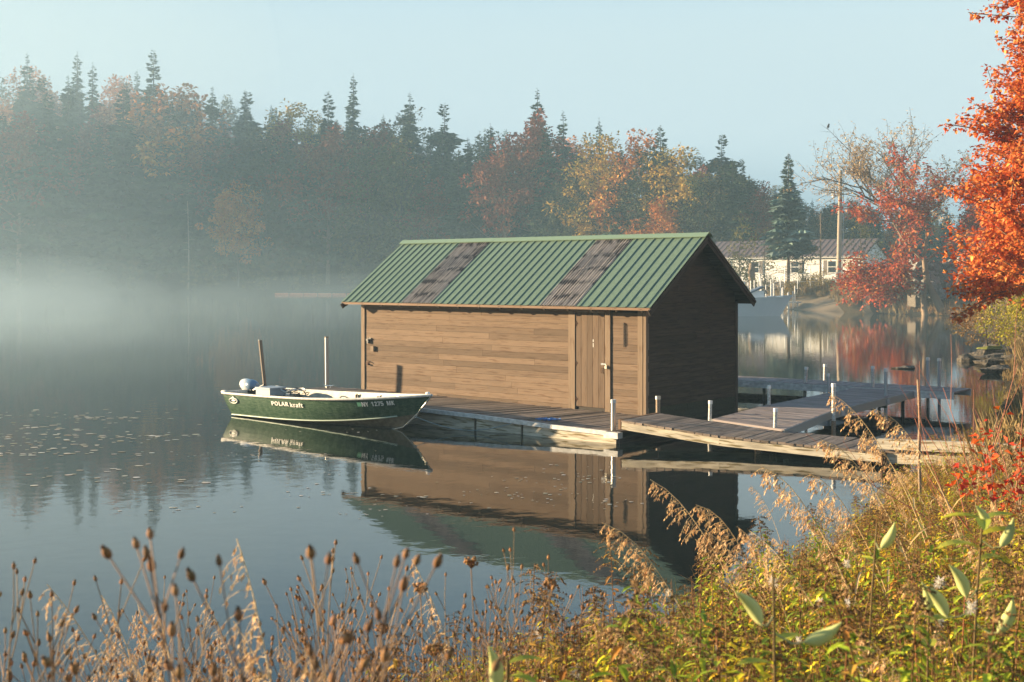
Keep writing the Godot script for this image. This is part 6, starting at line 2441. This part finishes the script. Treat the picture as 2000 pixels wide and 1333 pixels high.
	while n < 24:
		var d := rf(4.2, 13.0)
		var r := rf(0.10, 0.46)
		var s := shore(r * d, d)
		if s < 0.1 or s > 7.0:
			continue
		var k := rf(0.75, 1.08)
		copy(pg[rng.randi() % 5][0], Vector3(r * d, height_from(s, r * d, d) - 0.02, -d), rf(-70, 70), Vector3(k, k, k), "tan plume grass" + thicket_zone(r, d), Vector3(rf(-6, 6), 0, rf(-8, 8)))
		n += 1
	n = 0
	while n < 44:
		var d := rf(9.5, 19.0)
		var r := rf(0.22, 0.46)
		var s := shore(r * d, d)
		if s < 0.1 or s > 4.0:
			continue
		var k := rf(0.55, 0.85)
		copy(pg[rng.randi() % 5][0], Vector3(r * d, height_from(s, r * d, d) - 0.02, -d), rf(-70, 70), Vector3(k, k, k), "small tan plume grass" + thicket_zone(r, d), Vector3(rf(-6, 6), 0, rf(-8, 8)))
		n += 1
	# straw stalks at the left
	n = 0
	while n < 20:
		var d := rf(2.6, 5.4)
		var r := rf(-0.36, 0.02)
		if n < 12:
			r = rf(-0.29, -0.14)
		var s := shore(r * d, d)
		if s < 0.2:
			continue
		var gy := height_from(s, r * d, d)
		var top := EYE - rf(0.225, 0.31) * d
		var k := clampf((top - gy) / 1.0, 0.5, 1.35)
		copy(pg[5 + rng.randi() % 2][0], Vector3(r * d, gy - 0.02, -d), rf(-60, 60), Vector3(k * 0.85, k, k * 0.85), ["straw stalk", "bowed straw stalk", "short straw stalk"][n % 3] + (" at the far left" if r < -0.27 else (" left of the tallest seed heads" if r < -0.22 else (" under the tallest seed heads" if r < -0.15 else " below the mirrored roof"))) + (" near the lens" if d < 3.6 else " by the water"), Vector3(rf(-6, 6), 0, rf(-8, 8)))
		n += 1
	seed_plants()
	milkweeds()
	bank_extras()


func seed_plants() -> void:
	var protos: Array = []
	for k in 5:
		var me := seedhead(1.0, [0.0076, 0.0068, 0.0084, 0.007, 0.0072][k], [9, 13, 8, 12, 11][k], [0.45, 0.6, 0.4, 0.7, 0.5][k])
		var o := plant("seedhead_plant", "wiry brown stalk", Vector3.ZERO, 0, "dark seed head stalks before the lake")
		part(o, "stem", me[0], M.stalk)
		for q in range(1, me.size()):
			part(o, "seed_head", me[q], M.seed)
		protos.append([o, false])
	# x over distance, distance, how far below the horizon the top stands (per metre), words
	var want := [
		[-0.265, 2.0, 0.200, 2, "blurred seed stalk nearest the lens, left of the tallest heads"],
		[-0.222, 1.95, 0.182, 0, "blurred tallest seed stalk with the highest heads over the water"],
		[-0.180, 2.05, 0.205, 2, "blurred seed stalk right of the tallest heads"],
		[-0.372, 3.4, 0.232, 1, "branching seed stalk at the far left over open water"],
		[-0.400, 3.0, 0.222, 3, "seed stalk cut by the picture's left side"],
		[-0.340, 3.6, 0.275, 4, "low seed stalk between the far left ones"],
		[-0.300, 3.3, 0.290, 1, "small seed stalk left of the straw grass"],
		[-0.270, 3.2, 0.252, 3, "wide branched seed stalk among the straw grass"],
		[-0.245, 3.5, 0.268, 4, "dense seed stalk behind the straw grass"],
		[-0.205, 3.4, 0.285, 1, "low seed stalk under the blurred heads"],
		[-0.165, 3.8, 0.262, 3, "single seed stalk between straw grass and the reddish one"],
		[-0.118, 3.6, 0.218, 1, "tall reddish seed stalk under the mirrored roof's left tip"],
		[-0.098, 4.2, 0.250, 4, "shorter seed stalk beside the tall reddish one"],
		[-0.062, 4.3, 0.240, 3, "seed stalk before the mirrored roof's edge"],
		[-0.030, 4.0, 0.222, 1, "tall seed stalk with knobbly heads below the mirrored eave"],
		[-0.012, 4.5, 0.235, 4, "seed stalk just right of the knobbly one"],
		[0.015, 4.8, 0.238, 3, "seed stalk at the left fringe of the thicket"],
		[0.045, 4.6, 0.232, 0, "seed stalk standing out of the thicket's left fringe"],
		[-0.140, 4.4, 0.295, 0, "lowest seed stalk at the picture's bottom middle"],
		[-0.080, 3.5, 0.295, 2, "bottom seed stalk left of the milkweed pods"],
		[-0.320, 4.2, 0.292, 0, "bottom seed stalk at the far left"],
		[-0.225, 4.4, 0.300, 3, "bottom seed stalk under the straw grass"]]
	for w in want:
		var o: Array = protos[w[3]]
		var x: float = (w[0] + (0.03 if w[1] < 2.2 else 0.0)) * w[1]
		var at := stand_on(x, w[1])
		var k: float = (EYE - w[2] * w[1] - at.y) * (0.97 if w[1] < 2.2 else 1.0)
		var wide := k * (1.1 if k < 1.0 else 0.95)
		if not o[1]:
			o[1] = true
			o[0].position = at
			o[0].rotation_degrees.y = rf(0, 360)
			o[0].scale = Vector3(wide, k, wide)
			o[0].set_meta("label", w[4])
		else:
			copy(o[0], at, rf(0, 360), Vector3(wide, k, wide), w[4])
	var n := 0
	while n < 18:
		var d := rf(3.2, 6.0)
		var r := rf(-0.42, 0.04)
		var s := shore(r * d, d)
		if s < 0.2:
			continue
		var at := stand_on(r * d, d)
		var k := clampf(EYE - rf(0.235, 0.31) * d - at.y, 0.45, 1.3)
		copy(protos[rng.randi() % 5][0], at, rf(0, 360), Vector3(k, k, k), "slim dark seed stalk" + (" at the far left" if r < -0.3 else (" among the straw stalks" if r < -0.15 else (" before the mirrored roof" if r < -0.05 else " at the thicket's left fringe"))) + (" near the lens" if d < 4.0 else " by the water"))
		n += 1
	# wild carrot: curled cups of seed
	for c in [[-0.105, 4.3, 0.283, "curled wild carrot seed cup left of the big dark one"], [-0.067, 3.9, 0.253, "open wild carrot seed cup before blue water"], [-0.026, 4.2, 0.232, "highest wild carrot cup below the mirrored roof"], [-0.062, 3.3, 0.300, "large dark dried flower cluster at the bottom"], [0.022, 4.0, 0.245, "rusty wild carrot cup at the thicket's left fringe"]]:
		var at := stand_on(c[0] * c[1], c[1])
		var top: float = EYE - c[2] * c[1] - at.y
		var o := plant("wild_carrot", c[3], at, rf(0, 360), "wild carrot seed cups")
		var st := MB.new()
		st.col = Color(0.26, 0.16, 0.08)
		var p := bend_path(top, Vector3(rf(-0.06, 0.06), 0, 0))
		st.tube(p, taper(0.0035, 0.0018, 6), 5)
		part(o, "stem", st.mesh(), M.stalk)
		var cup := MB.new()
		for q in 26:
			var a := q * 2.4
			var e := p[5] + Vector3(cos(a) * rf(0.006, 0.024), rf(0.015, 0.034), sin(a) * rf(0.006, 0.024))
			cup.col = vary(Color(0.24, 0.12, 0.045), 0.3)
			cup.rod(p[5], e, 0.001, 0.0009, 3, false)
			cup.egg(T(e.x, e.y, e.z), Vector3(0.0055, 0.0045, 0.0055), 4, 5)
		part(o, "seed_cup", cup.mesh(), M.seed)


func milkweeds() -> void:
	# the big one at the right: yellow leaves above, pale pods
	var leaf_y := [Color(0.42, 0.40, 0.04), Color(0.50, 0.46, 0.07), Color(0.34, 0.36, 0.05)]
	var plants := [
		# x, distance, stem top, pods [dx, height, tilt x, tilt z, length], leaves [height, angle, length], words
		[1.47, 4.0, 2.16, [[-0.045, 1.97, 28.0, 0.115], [-0.105, 1.91, 36.0, 0.12], [0.055, 1.86, -24.0, 0.12], [0.06, 2.12, -24.0, 0.10], [0.02, 2.17, 30.0, 0.08]], [[2.16, 0.2, 0.13], [2.18, 2.9, 0.13], [2.10, 0.1, 0.16], [2.06, 3.3, 0.15], [2.02, 0.3, 0.13], [1.94, 0.5, 0.10], [1.92, 2.7, 0.10], [2.22, 1.2, 0.10], [2.2, 4.4, 0.12]], "tall milkweed with yellow leaves and four pale green pods at the thicket's right"],
		[0.60, 3.0, 2.22, [[-0.02, 2.15, 38.0, 0.098], [0.08, 2.11, -62.0, 0.10]], [[2.05, 0.5, 0.10], [2.0, 3.4, 0.10]], "milkweed with two big pale pods low in the thicket's middle"],
		[-0.03, 2.9, 2.04, [[-0.015, 2.03, 8.0, 0.10], [-0.02, 1.97, 36.0, 0.09]], [[2.04, 0.2, 0.09], [2.0, 5.9, 0.08], [1.96, 0.6, 0.07]], "milkweed with two upright pods and yellow leaf at the bottom middle"],
		[1.28, 4.5, 2.04, [[0.02, 2.01, -28.0, 0.105]], [[1.9, 2.0, 0.09]], "single pale pod standing before the blue water right of the plumes"],
		[1.40, 4.3, 1.86, [[0.0, 1.84, 12.0, 0.10]], [[1.74, 0.4, 0.14], [1.70, 3.0, 0.15], [1.64, 1.2, 0.13], [1.8, 5.0, 0.10]], "milkweed with broad yellow-orange leaves deep in the thicket"],
		[0.10, 3.9, 1.66, [], [[1.66, 0.2, 0.11], [1.62, 2.8, 0.10], [1.58, 4.2, 0.12]], "yellow leaved milkweed without pods at the bottom left of the thicket"],
		[-0.60, 2.9, 1.92, [[0.0, 1.98, -58.0, 0.09], [-0.09, 1.97, 75.0, 0.08]], [], "split white-tufted milkweed pods at the bottom left"]]
	for p in plants:
		var at := stand_on(p[0], p[1])
		var o := plant("milkweed", p[5], at, 0, "milkweeds")
		var st := MB.new()
		st.col = Color(0.13, 0.09, 0.035)
		var top: float = p[2] - at.y
		var path := bend_path(top, Vector3(0.02, 0, 0))
		st.tube(path, taper(0.006, 0.0035, 6), 6)
		part(o, "stem", st.mesh(), M.stalk)
		for q in p[3]:
			var y: float = q[1] - at.y
			var foot := along_path(path, clampf((y - q[3] * 0.35) / top, 0.1, 0.99))
			var b := Basis(Vector3(0, 0, 1), deg_to_rad(q[2])) * Basis(Vector3.UP, rf(-0.6, 0.6))
			var base := Vector3(q[0] + foot.x * 0.3, y - q[3] * 0.5, 0.03)
			var pd := part(o, "pod", pod_mesh(q[3], q[3] * 0.17), M.leaf, Transform3D(b, base))
			var k := MB.new()
			k.col = Color(0.3, 0.3, 0.14)
			k.tube(PackedVector3Array([foot, foot.lerp(base, 0.6) + Vector3(0, -0.012, 0), base]), fill(0.0026, 3), 5)
			part(o, "pod_stalk", k.mesh(), M.stalk)
			if p[5].contains("white-tufted"):
				pd.material_override = M.fluff
		for q in p[4]:
			var m := MB.new()
			m.col = vary(leaf_y[rng.randi() % 3], 0.15)
			var a: float = q[1]
			var dir := Vector3(cos(a), 0.45, -sin(a)).normalized()
			m.blade(Vector3.ZERO, dir, (Vector3.UP - dir * dir.y).normalized(), q[2], q[2] * 0.38, rf(0.5, 1.1), 7, 0.75)
			part(o, "leaf", m.mesh(), M.leaf, Transform3D(Basis(), along_path(path, clampf((q[0] - at.y) / top, 0.05, 0.99))))
	# tufts of silk caught in the stems
	var first: Node3D = null
	var n := 0
	while n < 16:
		var d := rf(3.8, 7.0)
		var r := rf(0.02, 0.42)
		var s := shore(r * d, d)
		if s < 0.3:
			continue
		var at := Vector3(r * d, height_from(s, r * d, d) + rf(0.55, 0.95), -d)
		if first == null:
			var m := MB.new()
			for k in 60:
				var dir := Vector3(rf(-1, 1), rf(-1, 1), rf(-1, 1)).normalized()
				m.col = vary(Color(0.62, 0.58, 0.52), 0.1)
				m.leaf(Vector3(rf(-0.008, 0.008), rf(-0.012, 0.012), 0), dir, dir.cross(Vector3(0.3, 0.8, 0.2)).normalized(), rf(0.012, 0.03), 0.003)
			first = part(self, "silk_tuft", m.mesh(), M.fluff, Transform3D(Basis(), at))
			tag(first, "small white tuft of milkweed silk caught on the thicket's stems", "silk tuft", "silk tufts caught in the thicket")
		else:
			copy(first, at, rf(0, 360), Vector3.ONE * rf(0.7, 1.2))
		n += 1


func bank_extras() -> void:
	# red leaved sapling at the right and bare red twigs
	var w := MB.new()
	var m := MB.new()
	var spec := {"leaf_from": 1, "leaves": 6, "cols": [Color(0.52, 0.06, 0.015), Color(0.60, 0.12, 0.02), Color(0.42, 0.03, 0.012)], "size": 0.06, "off": 0.06, "kids": 4, "wander": 0.15, "open": 0.9, "lift": 0.15, "slim": 0.75}
	for b in [Vector3(-0.3, 1, 0.1), Vector3(0.2, 1, 0), Vector3(-0.1, 1, -0.3), Vector3(0.5, 1, 0.2)]:
		grow(w, m, Vector3.ZERO, b.normalized(), 0.62, 0.008, 2, spec)
	tree("red_sapling", [w.mesh(), m.mesh()], M.bark_brown, M.leaf, "small sapling with scarlet leaves at the bank's right beside the landing", stand_on(3.72, 9.3) + Vector3(0.05, 0.25, 0), 0)
	w = MB.new()
	var none := MB.new()
	spec = {"leaf_from": -1, "leaves": 0, "cols": [Color.WHITE], "size": 0.1, "off": 0.0, "kids": 2, "wander": 0.06, "open": 0.55, "lift": 0.25, "rise": 0.3}
	for b in [Vector3(-0.75, 1, 0), Vector3(-0.35, 1, 0.1), Vector3(-0.1, 1, -0.1), Vector3(0.15, 1, 0.1), Vector3(-0.9, 0.7, 0.1)]:
		grow(w, none, Vector3.ZERO, b.normalized(), 1.05, 0.009, 2, spec)
	tag(part(self, "red_twigs", w.mesh(), plain(Color(0.24, 0.075, 0.035), 0.6), Transform3D(Basis(), stand_on(4.15, 10.6))), "bare red shrub twigs reaching up behind the scarlet sapling", "shrub")
	# the dark upright stake by the landing
	w = MB.new()
	w.tube(PackedVector3Array([Vector3(0.03, -0.4, 0), Vector3(0.0, 0.5, 0), Vector3(0.015, 0.9, 0), Vector3(-0.01, 1.42, 0)]), PackedFloat32Array([0.022, 0.021, 0.023, 0.018]), 7)
	tag(part(self, "wooden_stake", w.mesh(), M.bark_brown, Transform3D(Basis(), Vector3(5.12, 0.2, -15.9))), "dark thin wooden stake standing before the bleached kerb timber", "stake")
